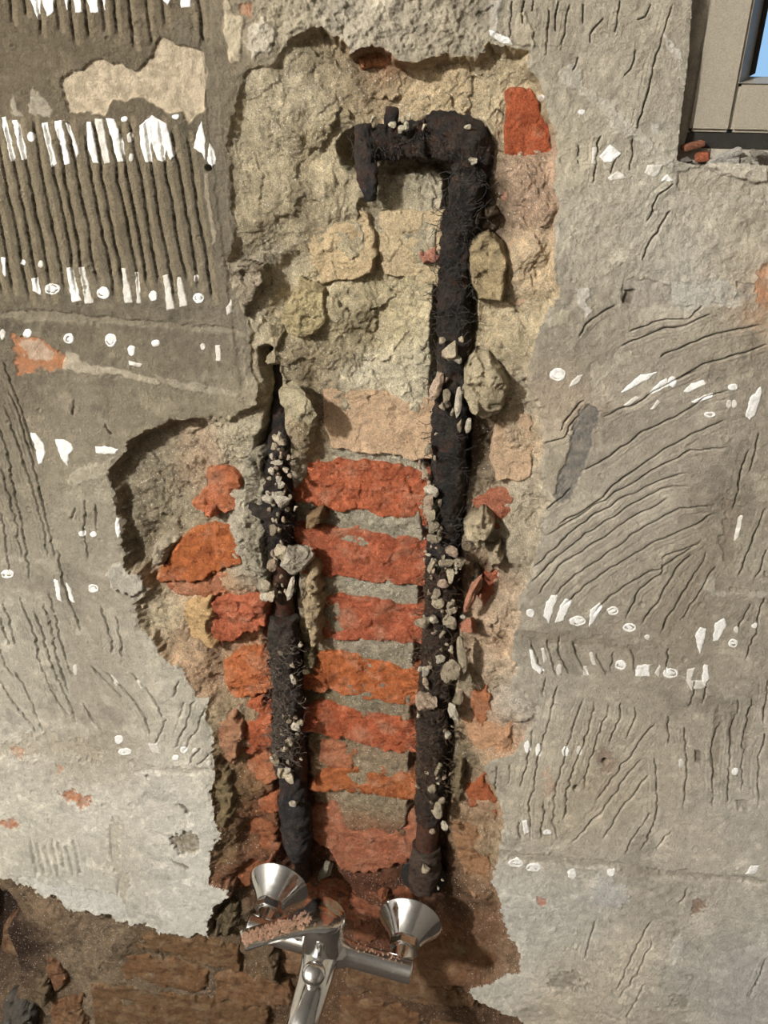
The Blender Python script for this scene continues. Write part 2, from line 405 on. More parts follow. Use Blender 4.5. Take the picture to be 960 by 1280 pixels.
# ground (mortar bed) colours
MCOL = [(310,150,(168,154,124)),(370,110,(172,158,128)),(410,190,(178,162,128)),(330,260,(160,146,116)),(305,350,(160,148,124)),(500,110,(188,166,128)),(560,110,(186,164,126)),(610,120,(176,158,124)),
 (430,90,(150,134,104)),(480,66,(150,110,80)),(500,235,(160,148,120)),(540,230,(172,160,134)),(390,395,(184,168,132)),(440,420,(160,146,112)),(480,420,(184,168,130)),(450,472,(190,178,150)),(520,468,(186,174,144)),
 (390,460,(150,134,104)),(320,480,(164,150,122)),(325,560,(170,158,130)),(320,620,(168,158,136)),(320,690,(166,156,134)),(380,540,(140,122,92)),
 (450,578,(158,150,128)),(450,655,(150,142,120)),(460,735,(156,148,126)),(460,812,(146,134,112)),(460,875,(132,122,100)),(460,945,(140,118,92)),(450,1005,(136,122,96)),(395,930,(110,96,66)),(395,700,(140,126,100)),(392,780,(150,134,106)),
 (440,1080,(132,92,64)),(400,1110,(96,62,42)),
 (180,600,(138,126,102)),(160,660,(126,114,92)),(215,640,(142,130,104)),(240,600,(164,140,112)),(240,730,(176,140,104)),(200,770,(170,154,124)),(240,810,(166,138,106)),(250,850,(172,140,108)),(300,805,(170,128,94)),
 (275,900,(146,128,98)),(275,960,(120,100,70)),(290,1000,(116,92,62)),(280,1060,(110,88,60)),(320,1040,(120,76,48)),(300,1110,(124,78,52)),(330,960,(172,110,72)),
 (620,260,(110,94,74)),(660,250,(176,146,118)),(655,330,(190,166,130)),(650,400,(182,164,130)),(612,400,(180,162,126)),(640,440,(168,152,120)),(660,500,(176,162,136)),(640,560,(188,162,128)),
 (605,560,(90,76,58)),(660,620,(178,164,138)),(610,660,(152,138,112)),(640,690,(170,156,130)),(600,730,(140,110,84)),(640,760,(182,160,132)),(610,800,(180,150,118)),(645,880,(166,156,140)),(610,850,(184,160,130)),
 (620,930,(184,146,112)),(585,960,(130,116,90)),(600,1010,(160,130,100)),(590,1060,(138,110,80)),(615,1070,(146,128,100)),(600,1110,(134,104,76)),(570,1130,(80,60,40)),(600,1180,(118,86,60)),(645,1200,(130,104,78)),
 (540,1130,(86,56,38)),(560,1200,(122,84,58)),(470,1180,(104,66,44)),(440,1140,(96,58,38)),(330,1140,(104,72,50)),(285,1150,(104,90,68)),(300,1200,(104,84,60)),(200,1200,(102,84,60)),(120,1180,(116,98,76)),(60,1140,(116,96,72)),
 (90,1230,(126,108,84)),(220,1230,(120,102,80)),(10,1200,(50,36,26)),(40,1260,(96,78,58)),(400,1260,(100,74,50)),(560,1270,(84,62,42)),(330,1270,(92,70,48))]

UW, VW = U + 6.0 * WU + 2.6 * WU2, V + 6.0 * WV + 2.6 * WV2
ch = sheet(CHASE, -2)
S = sdf_poly(UW, VW, ch)                     # <0 inside the hacked-out area
inside = S < 0
Hm = np.zeros(U.shape)                       # height in mm
# plaster skin: gentle waves, trowelled grain, rougher in torn places
ROUGH = [(60,100,.5),(150,270,.25),(280,60,.8),(100,420,.8),(250,470,.9),(110,540,.4),(60,650,.3),(100,800,.25),(200,860,.3),(60,960,.8),(150,1080,.7),(240,1050,.6),(350,30,2.6),(430,25,2.8),(520,30,2.8),(590,40,2.6),(640,30,.6),
 (740,60,.9),(820,100,.8),(720,170,.9),(800,270,1.4),(740,320,1.4),(900,280,1.2),(920,240,1.4),(860,350,1.2),(720,400,.9),(820,420,.7),(720,560,.5),(800,600,.3),(740,680,.3),(880,660,.7),(940,600,.6),(820,760,.5),(900,800,.6),
 (700,900,.3),(780,1000,.35),(860,920,.6),(920,1040,.5),(660,1080,.8),(700,1180,.9),(800,1200,.9),(900,1180,.6),(680,1250,1.1)]
rg = idw(ROUGH, U, V, 30.0)
rough_n = fbm(MX, MZ, 9, 41, 4, .6); rid = fbm(MX + 3 * WU2, MZ + 3 * WV2, 15, 47, 4, .55, True)
Hp = 1.8 * fbm(MX, MZ, 160, 31, 3) + .35 * fbm(MX, MZ, 22, 35, 3) + rg * (.55 * rough_n + .38 * rid)
topz = sstep(95, 55, V) * sstep(325, 355, U) * sstep(640, 610, U)
Hp += topz * (3.0 * fbm(MX, MZ, 26, 53, 5, .6) + 1.6 * facets(MX + 4 * WU2, MZ + 4 * WV2, 14, 55, 1.2) - 2.0)
# mortar bed
ii = np.where(inside.any(1))[0]; jj = np.where(inside.any(0))[0]
bed = idw(DEPTH, U + 5 * WU, V + 5 * WV, 9.0)
for path, rad in (([(346,432),(350,470),(352,500),(348,545)], 5), ([(347,550),(345,650),(352,720),(354,800),(358,880),(366,960),(370,1040),(372,1080)], 17), ([(560,190),(585,215),(577,270),(572,330),(568,420),(563,520),(557,620),(552,700),(547,800),(541,900),(537,1000),(532,1090)], 22), ([(455,190),(590,180)], 24)):
    pp = sheet(path, -30); sl = window_of(pp, 50)
    d, _ = dist_line(U[sl] + 4 * WU[sl], V[sl] + 4 * WV[sl], pp)
    k = sstep(rad + 9, rad - 4, d)
    bed[sl] = bed[sl] * (1 - k) + k * np.minimum(bed[sl], -46)
fac1 = facets(MX + 6 * WU + 2 * WU2, MZ + 6 * WV + 2 * WV2, 24, 61, 1.1); fac2 = facets(MX + 2 * WU2, MZ + 2 * WV2, 6.5, 67, 1.3)
lay = fbm(MX + 2 * WU2, MZ + 2 * WV2, 46, 73, 4, .46) * 4.6
terr = (np.floor(lay) + sstep(.55, 1.0, lay - np.floor(lay)))         # torn, flaky layers
bedn = 2.6 * fbm(MX, MZ, 50, 71, 3, .45) + 2.4 * fac1 + 1.5 * terr + .7 * fac2 * sstep(-.2, .5, WU) + .4 * rough_n + 1.0
bedn = bedn * (1 - .3 * sstep(430, 380, U) * sstep(330, 280, V))
calm = sstep(545, 575, V) * sstep(380, 400, U) * sstep(555, 530, U)      # straight bed joints between the red courses
calm = np.maximum(calm, .55 * sstep(1105, 1150, V))
bedn = bedn * (1 - .62 * calm) + calm * (.7 * n2(MX / 3.2, MZ / 3.2, 77) + .5 * n2(MX / 6.5, MZ / 6.5, 79))
vs_ = sheet([(-80,1116),(4,1112),(14,1110),(22,1126),(27,1142),(14,1152),(6,1168),(16,1186),(20,1215),(24,1240),(10,1256),(-80,1258)], -20)
sv_ = sdf_poly(U + 2.5 * WU + 1.5 * WU2, V + 2.5 * WV + 1.5 * WV2, vs_)
bed = bed - sstep(1.5, -5, sv_) * 95
edge_w = 7.0 + 5.0 * np.clip(n2(MX / 28, MZ / 28, 83) + .3, 0, 1.2)
rampd = sstep(0, 1, np.clip(-S / edge_w, 0, 1))
Hb = np.minimum(Hp - 1.0, 0) * (1 - rampd) + rampd * (bed + bedn)
Hb -= 1.8 * sstep(0, 2.2, -S) * (1 - rampd)
Hm = np.where(inside, Hb, Hp)
# a crumbly, slightly raised lip where plaster broke
Hm = np.where(~inside, Hm - 1.6 * sstep(9, 0, S) * (0.4 + rough_n.clip(-1, 1)), Hm)

# --- colours of both
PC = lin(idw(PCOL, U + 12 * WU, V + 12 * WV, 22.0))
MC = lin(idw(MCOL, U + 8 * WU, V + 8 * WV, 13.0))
blot = sstep(.15, .8, fbm(MX, MZ, 34, 91, 5, .6))[..., None]
PC = PC * (1 - .32 * sstep(360, 220, U) * sstep(900, 380, V) + .22 * sstep(560, 660, U) * sstep(700, 1150, V))[..., None] * (1 + .24 * blot - .07) * (1 - .20 * sstep(.25, .9, fbm(MX, MZ, 58, 97, 5, .62))[..., None]) * (1 + .16 * sstep(.35, .8, fbm(MX, MZ, 12, 99, 4, .6))[..., None]) * (1 + .07 * rid[..., None] * rg[..., None])  # first factor offsets lamp falloff in the colour: upper left darkened, lower right lightened
light_mort = sstep(.2, .9, fbm(MX, MZ, 20, 95, 4, .6))[..., None]
MC = MC + .12 * (MC.mean(-1, keepdims=True) - MC)
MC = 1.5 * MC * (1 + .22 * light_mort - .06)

# --- patches in the plaster: (outline, height mm, colour or None, colour strength, raggedness)
PATCHES = [
 ([(78,100),(90,88),(105,85),(112,75),(125,74),(140,78),(152,75),(160,83),(170,88),(180,80),(192,70),(195,55),(205,47),(215,50),(222,57),(240,60),(255,62),(258,90),(257,140),(245,145),(237,157),(230,150),(228,140),(210,143),(190,130),(172,118),(155,128),(140,124),(130,145),(118,143),(108,140),(85,138),(80,118)], -2.2, (192,176,150), 1, 1.5),
 ([(15,118),(25,140),(30,148),(18,146)], .4, (176,166,148), .8, 2), ([(36,135),(48,105),(62,130),(62,146),(38,146)], .4, (172,162,144), .8, 3),
 ([(280,5),(286,0),(292,18),(306,24),(305,45),(302,78),(287,80),(285,50)], 1.0, (196,182,154), 1, 1.5),
 ([(312,32),(330,20),(345,38),(338,55),(325,66),(318,74),(308,52)], 1.2, (200,190,170), .9, 2.5), ([(300,8),(318,4),(315,24),(304,22)], -1, (176,130,100), .8, 2),
 ([(215,30),(235,20),(243,45),(238,58),(218,56)], .5, (112,104,88), .9, 1),
 ([(255,215),(260,215),(270,300),(266,310)], .6, (162,150,128), .8, 1),([(248,0),(262,0),(275,150),(290,330),(306,485),(300,488),(280,330),(262,160)], -1.0, (116,108,92), .5, 1),
 ([(20,424),(38,418),(60,426),(78,440),(88,458),(70,462),(40,460),(25,470),(20,450)], -1, (176,120,84), .9, 4), ([(24,428),(50,424),(68,440),(66,452),(30,446)], .3, (186,168,146), .8, 3),
 ([(85,440),(92,440),(110,455),(155,462),(200,476),(200,482),(150,470),(105,466),(76,460)], .8, (184,172,150), .8, 1.5),
 ([(0,392),(30,385),(80,390),(160,398),(300,412),(300,418),(160,406),(40,400),(0,398)], -1.4, (146,136,116), .6, 1.5),
 ([(190,470),(230,474),(300,490),(296,496),(220,484)], .6, (170,160,140), .7, 1.5),
 ([(84,600),(110,578),(140,572),(146,588),(120,598),(95,608)], .6, (184,174,152), .7, 3),
 ([(0,696),(60,700),(62,706),(0,703)], .4, (176,167,150), .6, 1),
 ([(135,715),(150,700),(170,705),(186,715),(180,735),(165,745),(140,738)], 3.5, (180,174,160), .8, 4),
 ([(0,925),(40,918),(90,925),(130,935),(120,950),(60,940),(0,945)], -1, (172,158,136), .5, 6),
 ([(75,990),(110,993),(112,1003),(100,1012),(95,1002),(82,1004)], -1.5, (176,112,74), .9, 3),([(0,1025),(20,1022),(22,1030),(8,1034),(0,1032)], -1, (176,116,84), .9, 2.5),([(70,955),(80,958),(76,968),(70,965)], -.8, (184,140,108), .8, 2),([(15,930),(30,935),(28,950),(16,948)], -.8, (178,134,102), .7, 3),
 ([(212,1046),(228,1040),(248,1044),(251,1060),(240,1072),(222,1068)], -3.5, (134,124,104), .95, 2.5),([(220,1003),(228,1004),(238,1014),(232,1017)], -3, (104,96,84), .9, 1.5),([(215,1075),(240,1085),(235,1088),(222,1082)], -2.5, (120,110,94), .8, 1.5),
 ([(185,968),(187,972),(184,974),(182,970)], -2, (110,100,84), .8, .5),
 ([(140,1020),(155,1040),(150,1075),(165,1110),(158,1140),(150,1120),(140,1070),(138,1045)], -1.2, (176,168,150), .8, 2.5),
 ([(20,1098),(60,1102),(100,1110),(150,1122),(160,1148),(104,1138),(60,1118)], -1.4, (206,203,194), .8, 2),
 ([(150,948),(190,958),(262,962),(262,968),(180,966)], -1.5, (170,162,146), .6, 1.5),
 ([(611,0),(626,0),(622,40),(612,40)], .5, (178,172,160), .7, 1), ([(648,20),(655,15),(668,40),(671,58),(650,55),(644,45)], 1.6, (184,172,148), .9, 2.5),
 ([(700,88),(716,80),(725,95),(735,115),(760,125),(785,150),(800,165),(838,200),(838,212),(812,190),(790,172),(770,160),(745,135),(715,112),(700,100)], .8, (190,184,170), .6, 4),
 ([(828,40),(845,55),(858,62),(855,80),(842,66),(830,50)], .8, (196,190,178), .8, 3),([(813,155),(824,155),(820,168),(812,166)], .6, (200,196,186), .8, 2),
 ([(690,395),(700,388),(712,390),(708,402),(690,410),(682,410)], .4, (186,176,152), .7, 1.5),([(720,362),(735,360),(738,370),(730,380),(740,392),(734,398),(724,386)], .8, (206,200,188), .9, 2),
 ([(733,505),(742,510),(748,522),(738,560),(726,590),(712,620),(700,632),(692,630),(690,620),(706,580),(712,550),(720,520)], -1.4, (112,108,102), .95, 2.0),
 ([(735,455),(790,438),(800,442),(760,470),(745,500),(735,505),(738,480)], -.7, (180,170,152), .7, 4),
 ([(780,350),(812,350),(838,356),(850,376),(870,384),(830,384),(790,386),(778,372)], -1.4, (164,156,142), .7, 2),([(838,350),(905,352),(930,370),(925,385),(860,386),(842,380)], -.7, (190,186,174), .7, 3),([(918,352),(945,352),(945,375),(920,378)], -1.2, (156,148,134), .7, 3),
 ([(948,335),(962,325),(965,395),(948,375)], -1, (186,134,98), .8, 3),([(784,362),(796,362),(790,380),(780,376)], -3, (110,100,88), .9, 1.5),([(940,385),(965,380),(965,410),(930,405)], -.3, (176,142,112), .5, 6),
 ([(845,215),(880,208),(905,222),(960,226),(960,248),(880,240),(850,238)], -1.5, (164,154,136), .7, 2),([(880,206),(960,210),(960,224),(915,222)], 1.5, (190,180,162), .8, 2),
 ([(905,620),(925,625),(922,690),(905,705),(898,680)], -1.2, (130,119,102), .7, 3),([(835,560),(900,545),(925,580),(905,620),(880,612),(850,590)], .5, (150,141,125), .3, 6),
 ([(870,730),(895,720),(895,738),(960,740),(960,746),(890,744)], .7, (184,176,160), .7, 1.5),
 ([(655,790),(740,795),(800,808),(800,816),(730,806),(655,803)], -.9, (138,128,111), .7, 3),
 ([(890,905),(898,880),(903,905),(898,975),(890,975)], -1.0, (138,128,112), .8, 1.5),([(912,885),(920,880),(918,930),(912,935)], -1.0, (140,130,114), .8, 1.5),([(935,885),(944,880),(938,925),(930,950)], -1.0, (142,132,116), .8, 1.5),
 ([(745,945),(760,935),(772,948),(768,962),(752,965)], -.6, (150,128,112), .6, 4),([(680,960),(695,975),(690,1000),(680,990)], -.3, (176,138,112), .45, 5),
 ([(868,935),(880,940),(878,955),(870,950)], -2.5, (110,100,88), .8, 1.5),([(922,998),(936,1000),(934,1012),(922,1012)], -1.8, (136,128,114), .8, 1.5),
 ([(600,1058),(720,1072),(860,1090),(960,1100),(960,1106),(850,1098),(700,1080),(600,1066)], -1.4, (150,141,125), .6, 2),
 ([(735,1105),(760,1095),(790,1110),(785,1130),(760,1142),(740,1130)], .8, (186,184,178), .8, 4),([(672,1120),(682,1122),(682,1132),(674,1130)], -1, (176,112,88), .8, 2),([(860,1125),(880,1122),(882,1138),(866,1142)], -1.5, (140,112,92), .8, 2.5),
 ([(835,1180),(850,1165),(856,1185),(845,1205),(836,1195)], .6, (198,194,184), .7, 3),([(690,1215),(720,1212),(735,1230),(700,1235),(682,1228)], -1.5, (140,132,116), .6, 5),
 ([(838,1240),(858,1240),(855,1262),(842,1262)], -1.3, (132,126,114), .6, 4),([(900,1005),(960,1000),(960,1060),(900,1050)], .8, (180,173,160), .6, 3),
]
for poly, dh, colr, k, ragg in PATCHES:
    p = np.array(poly, float); sl = window_of(p, 14)
    ragg = ragg * 1.8 + .8
    s = sdf_poly(U[sl] + ragg * (WU[sl] + .6 * WU2[sl]), V[sl] + ragg * (WV[sl] + .6 * WV2[sl]), p)
    w = sstep(.9, -.9, s) * (~inside[sl])
    Hm[sl] += dh * w
    if colr is not None:
        PC[sl] += (w * k * (.62 + .38 * sstep(-.5, .4, rough_n[sl])))[..., None] * (lin(colr) - PC[sl])

# --- notched-trowel grooves and cracks: (polyline, width px, depth mm)
GR = []
rnd = random.Random(7)
for i in range(18):                                            # upper left bed
    x = -38 + i * 15.6 + rnd.uniform(-2, 2)
    y0 = 152 + rnd.uniform(-8, 14); y1 = 368 + rnd.uniform(-12, 14)
    sl_ = .19 - .0001 * x
    n = 6; pts = [(x + sl_ * (y0 + (y1 - y0) * t / n - 150) + rnd.uniform(-1.6, 1.6), y0 + (y1 - y0) * t / n) for t in range(n + 1)]
    GR.append((pts, 1.5, 3.8, 'A'))
for x, y1 in ((10,30),(28,20),(45,46),(67,40),(85,55),(103,50),(124,42),(140,45),(158,62),(180,58),(200,32),(246,55)):
    GR.append(([(x, -25), (x + 3, 5), (x + 2 + .12 * y1, y1)], 1.6, 2.8, 'A'))
TR = """0,770 6,794 13,808|4,753 12,776 20,808|25,744 35,770 44,797 47,820 58,852 70,875 87,899|41,759 52,785 57,811 70,846 85,878 96,907|54,753 63,782 70,820 79,849 85,867
0,811 6,832 16,846|17,837 32,861 44,890 55,913|0,852 17,878 32,896 47,916|125,756 134,782 140,820|146,770 150,797 152,823|112,833 134,855 153,874|128,837 146,855 163,872 178,893 190,925|163,843 181,861 195,881 204,899
102,878 117,902 131,916|223,852 216,872|229,878 223,899|243,875 233,907 217,937|257,884 245,913 227,940|208,900 194,931|251,934 236,956|261,941 249,957|73,686 79,727 90,760 102,790
0,530 9,565 19,613 27,655 33,690 40,730|4,503 21,547 35,597 46,628 55,665 62,700|8,482 25,520 42,582 54,628 62,668 70,700|0,580 12,622 21,659 28,700|4,451 15,482 29,515 44,570|107,624 106,660 110,700|120,628 120,664|95,634 90,650|0,640 8,680 14,720|62,740 75,800 90,850
750,522 800,502 830,482 875,462|720,592 760,572 800,542 840,522 880,497 915,487|695,657 740,632 780,597 830,562 880,537 910,522|675,672 720,647 775,612 820,587 865,562 920,560|665,712 690,687 730,652 780,622 820,602 860,592
660,732 695,697 740,662 790,632 825,612 865,607|670,747 700,707 745,677 790,647 840,622|690,747 720,717 760,692 800,662 850,637 895,632|705,757 730,732 775,702 820,677 870,657 895,642|740,767 760,747 800,722 840,702 880,672
780,777 800,737 825,717 830,697 875,677|800,782 825,747 845,712 865,692|825,792 845,757 865,722 885,687|850,777 875,737 895,707|682,556 706,546 722,520|785,416 816,403 860,397 879,381|772,434 816,416 847,409 891,391|822,447 854,434 897,416 957,406
851,472 879,456 926,441 960,431|722,422 741,397 769,381|700,540 715,515 730,500|958,634 941,675 922,722|960,687 944,722|954,744 947,781 932,825|937,753 922,787|663,803 672,825 679,844|683,800 687,819 697,847|697,794 699,819 712,844|716,800 721,822 735,844|744,816 757,844|766,815 763,840|790,812 794,845|836,810 833,840|668,650 690,632 715,610|935,560 915,640|950,540 938,590
699,854 686,899 671,959 662,1011 664,1049|683,850 677,872|667,912 651,987|731,869 712,925 694,989 692,1030 697,1052|744,872 735,917 712,974 707,1000 707,1030|763,880 746,925 727,989|778,878 772,906 761,932|795,884 795,895 780,925|821,902 795,936 765,974 746,1004
804,947 780,974 750,1019 712,1056|812,966 780,1007 754,1052|814,1015 795,1045 780,1067|819,944 821,989 821,1026 799,1067|836,895 836,929|855,906 859,955 855,1011|900,902 891,929 891,1011|924,872 913,925 909,1007|941,872 930,917 926,992|958,917 949,947 947,1011|621,959 619,989|639,957 634,981|647,1026 651,1049|680,1000 677,1050|840,1038 820,1062|870,850 862,885|885,850 878,880|960,850 954,905
640,0 637,49|667,0 665,14|688,11 681,70|712,3 707,35 701,57|730,5 728,30|755,22 739,43 738,54|815,3 807,22 796,26|842,0 826,49 818,79 810,111 799,152 796,162|796,62 791,87 780,95|750,168 745,200 742,230|724,181 722,206|793,173 787,214|770,198 762,217|724,70 717,89|655,0 652,30|698,0 694,40|775,0 768,40
842,228 823,247 814,265 807,276|840,262 823,288 808,311 802,326|816,1149 794,1187 770,1242|818,1175 790,1226 774,1246|960,1199 938,1246|806,1230 782,1274|745,1150 730,1200|132,530 140,545|95,500 92,520|860,1110 850,1130"""
for ln in TR.replace('\n', '|').split('|'):
    pts = [tuple(map(float, q.split(','))) for q in ln.split()]
    if len(pts) > 1: GR.append((pts, .98, 4.6, 'B'))
for x in range(0, 7): GR.append(([(38 + x * 9, 1048 + (x % 3) * 4), (44 + x * 9, 1075), (48 + x * 9, 1095)], 3.2, 1.6, 'C'))
for pts, wdt, dep, kind in list(GR):
    if kind == 'B' and math.dist(pts[0], pts[-1]) > 38:
        dx, dy = pts[-1][0] - pts[0][0], pts[-1][1] - pts[0][1]; L_ = math.hypot(dx, dy); nx_, ny_ = -dy / L_, dx / L_
        for off in (5.0, 9.5):
            GR.append(([(a + nx_ * off + rnd.uniform(-1.5, 1.5), b_ + ny_ * off + rnd.uniform(-1.5, 1.5)) for a, b_ in pts], 1.2, .5, 'D'))
NWL = n2(MX / 7, MZ / 7, 101); NWL2 = n2(MX / 17, MZ / 17, 103)
for pts, wdt, dep, kind in GR:
    sl = window_of(pts, 16)
    wig = 2.0 if kind == 'B' else 1.2
    d, t = dist_line(U[sl] + wig * NWL[sl] + wig * NWL2[sl], V[sl] + wig * NWL2[sl], pts)
    fade = sstep(0, .08, t) * sstep(1, .92, t) * (.7 + .3 * sstep(-.5, .2, NWL2[sl]))
    out = ~inside[sl]
    Hm[sl] -= dep * fade * sstep(wdt, wdt * .2, d) * out
    # the comb ridge beside the groove stands a little proud
    Hm[sl] += (0 if kind == 'D' else .3 if kind != 'A' else .55) * fade * np.exp(-((d - 4.5) / 3.5) ** 2) * out
    if kind == 'A':
        dd, _ = dist_line(U[sl] + 2 * NWL2[sl], V[sl], [(a + 5.5, b_) for a, b_ in pts])
        PC[sl] += (.45 * sstep(4.2, 1.5, dd) * out)[..., None] * (lin((152, 138, 112)) - PC[sl])
# small round hole of an old plug
for hx, hy, hr in ((260.5, 210, 4.6), (756, 952, 4.2), (720, 985, 4.6), (312, 110, 0)):
    d = np.hypot(U - hx, V - hy)
    if hr: Hm -= 9 * sstep(hr, hr * .6, d)
# dimples and blisters in the dried adhesive
r2 = random.Random(3)
for k in range(260):
    hx, hy = r2.uniform(0, 960), r2.uniform(0, 1270); hr = r2.uniform(2.0, 5.5)
    sl = window_of([(hx, hy)], 9)
    d = np.hypot(U[sl] - hx, (V[sl] - hy) * 1.15)
    out = ~inside[sl]
    Hm[sl] += out * (.7 * np.exp(-((d - hr) / 1.2) ** 2) - .6 * sstep(hr, hr * .4, d)) * r2.choice((1, .7, .4))

win = sdf_poly(U + .8 * WU2, V + .8 * WV2, np.array(WINDOW, float)) < 0
fwin = win[:-1, :-1] | win[1:, :-1] | win[:-1, 1:] | win[1:, 1:]
fin = (inside[:-1, :-1].astype(int) + inside[1:, :-1] + inside[:-1, 1:] + inside[1:, 1:]) >= 2
GY = -Hm / 1000.0
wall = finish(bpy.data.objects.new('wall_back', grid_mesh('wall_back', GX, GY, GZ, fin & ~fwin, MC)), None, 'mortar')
tag(wall, 'hacked-open mortar bed of the wall behind the two old pipes', kind='structure')
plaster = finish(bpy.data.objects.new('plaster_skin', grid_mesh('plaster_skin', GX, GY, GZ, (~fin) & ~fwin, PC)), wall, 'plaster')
plaster['label'] = 'grey-beige plaster with combed tile adhesive left on it'

def sample_h(u, v):
    j = np.clip(np.interp(u, ua, np.arange(len(ua))), 0, len(ua) - 1.001); i = np.clip(np.interp(v, va, np.arange(len(va))), 0, len(va) - 1.001)
    j0 = j.astype(int); i0 = i.astype(int); fj = j - j0; fi = i - i0
    return (Hm[i0, j0] * (1 - fj) + Hm[i0, j0 + 1] * fj) * (1 - fi) + (Hm[i0 + 1, j0] * (1 - fj) + Hm[i0 + 1, j0 + 1] * fj) * fi

# ------------------------------------------------------------------ pieces standing in the relief: bricks, lumps, flakes
_seed = [100]
def relief(name, poly, depth, parent, mat, color, edge=4.0, drop=14.0, rough=1.0, tilt=(0, 0), ragg=2.0, step=1.4, dome=0.0, back=26.0, chip=1.0, label=None, grow=0.0):
    """a solid piece whose hacked front follows the traced outline; its rim falls away into the bed"""
    _seed[0] += 11; sd = _seed[0]
    p = sheet(poly, depth)
    u = np.arange(p[:, 0].min() - 3 - grow, p[:, 0].max() + 3 + grow, step); v = np.arange(p[:, 1].min() - 3 - grow, p[:, 1].max() + 3 + grow, step)
    A, B = np.meshgrid(u, v); X, Z = wall_xz(A, B, 0.0); mx, mz = X * 1000, Z * 1000
    wu = fbm(mx, mz, 14, sd, 3); wv = fbm(mx, mz, 14, sd + 3, 3)
    s = sdf_poly(A + ragg * wu, B + ragg * wv, p)
    s = s - grow; ins = -s
    cx, cy = p.mean(0); rx = max(np.ptp(p[:, 0]), 1) / 2; ry = max(np.ptp(p[:, 1]), 1) / 2
    h = depth + tilt[0] * (A - cx) / rx + tilt[1] * (B - cy) / ry
    lay = fbm(mx * .7 + 2 * wu, mz * 1.3 + 2 * wv, 30, sd + 5, 4, .5) * 3.2
    h = h + rough * (1.3 * fbm(mx, mz, 24, sd + 7, 5, .55) + chip * 1.5 * facets(mx + 3 * wu, mz + 3 * wv, 15, sd + 9, 1.4) + .3 * chip * facets(mx + 2 * wu, mz, 6, sd + 13, 1.4) + 1.0 * (np.floor(lay) + sstep(.6, 1, lay - np.floor(lay))))
    if dome: h = h + dome * np.sqrt(np.clip(1 - ((A - cx) / rx) ** 2 * .9 - ((B - cy) / ry) ** 2 * .9, 0, 1))
    e = edge * (1 + .5 * wu)
    h = h - drop * (1 - sstep(0, 1, np.clip(ins / np.maximum(e, .8), 0, 1)))
    m = s < 1.0
    fm = m[:-1, :-1] & m[1:, :-1] & m[:-1, 1:] & m[1:, 1:]
    if fm.sum() < 4: return None
    me = grid_mesh(name, X, -h / 1000, Z, fm, None, skirt=-(depth - drop - back) / 1000)
    o = finish(bpy.data.objects.new(name, me), parent, mat, color)
    if label: o['label'] = label
    return o

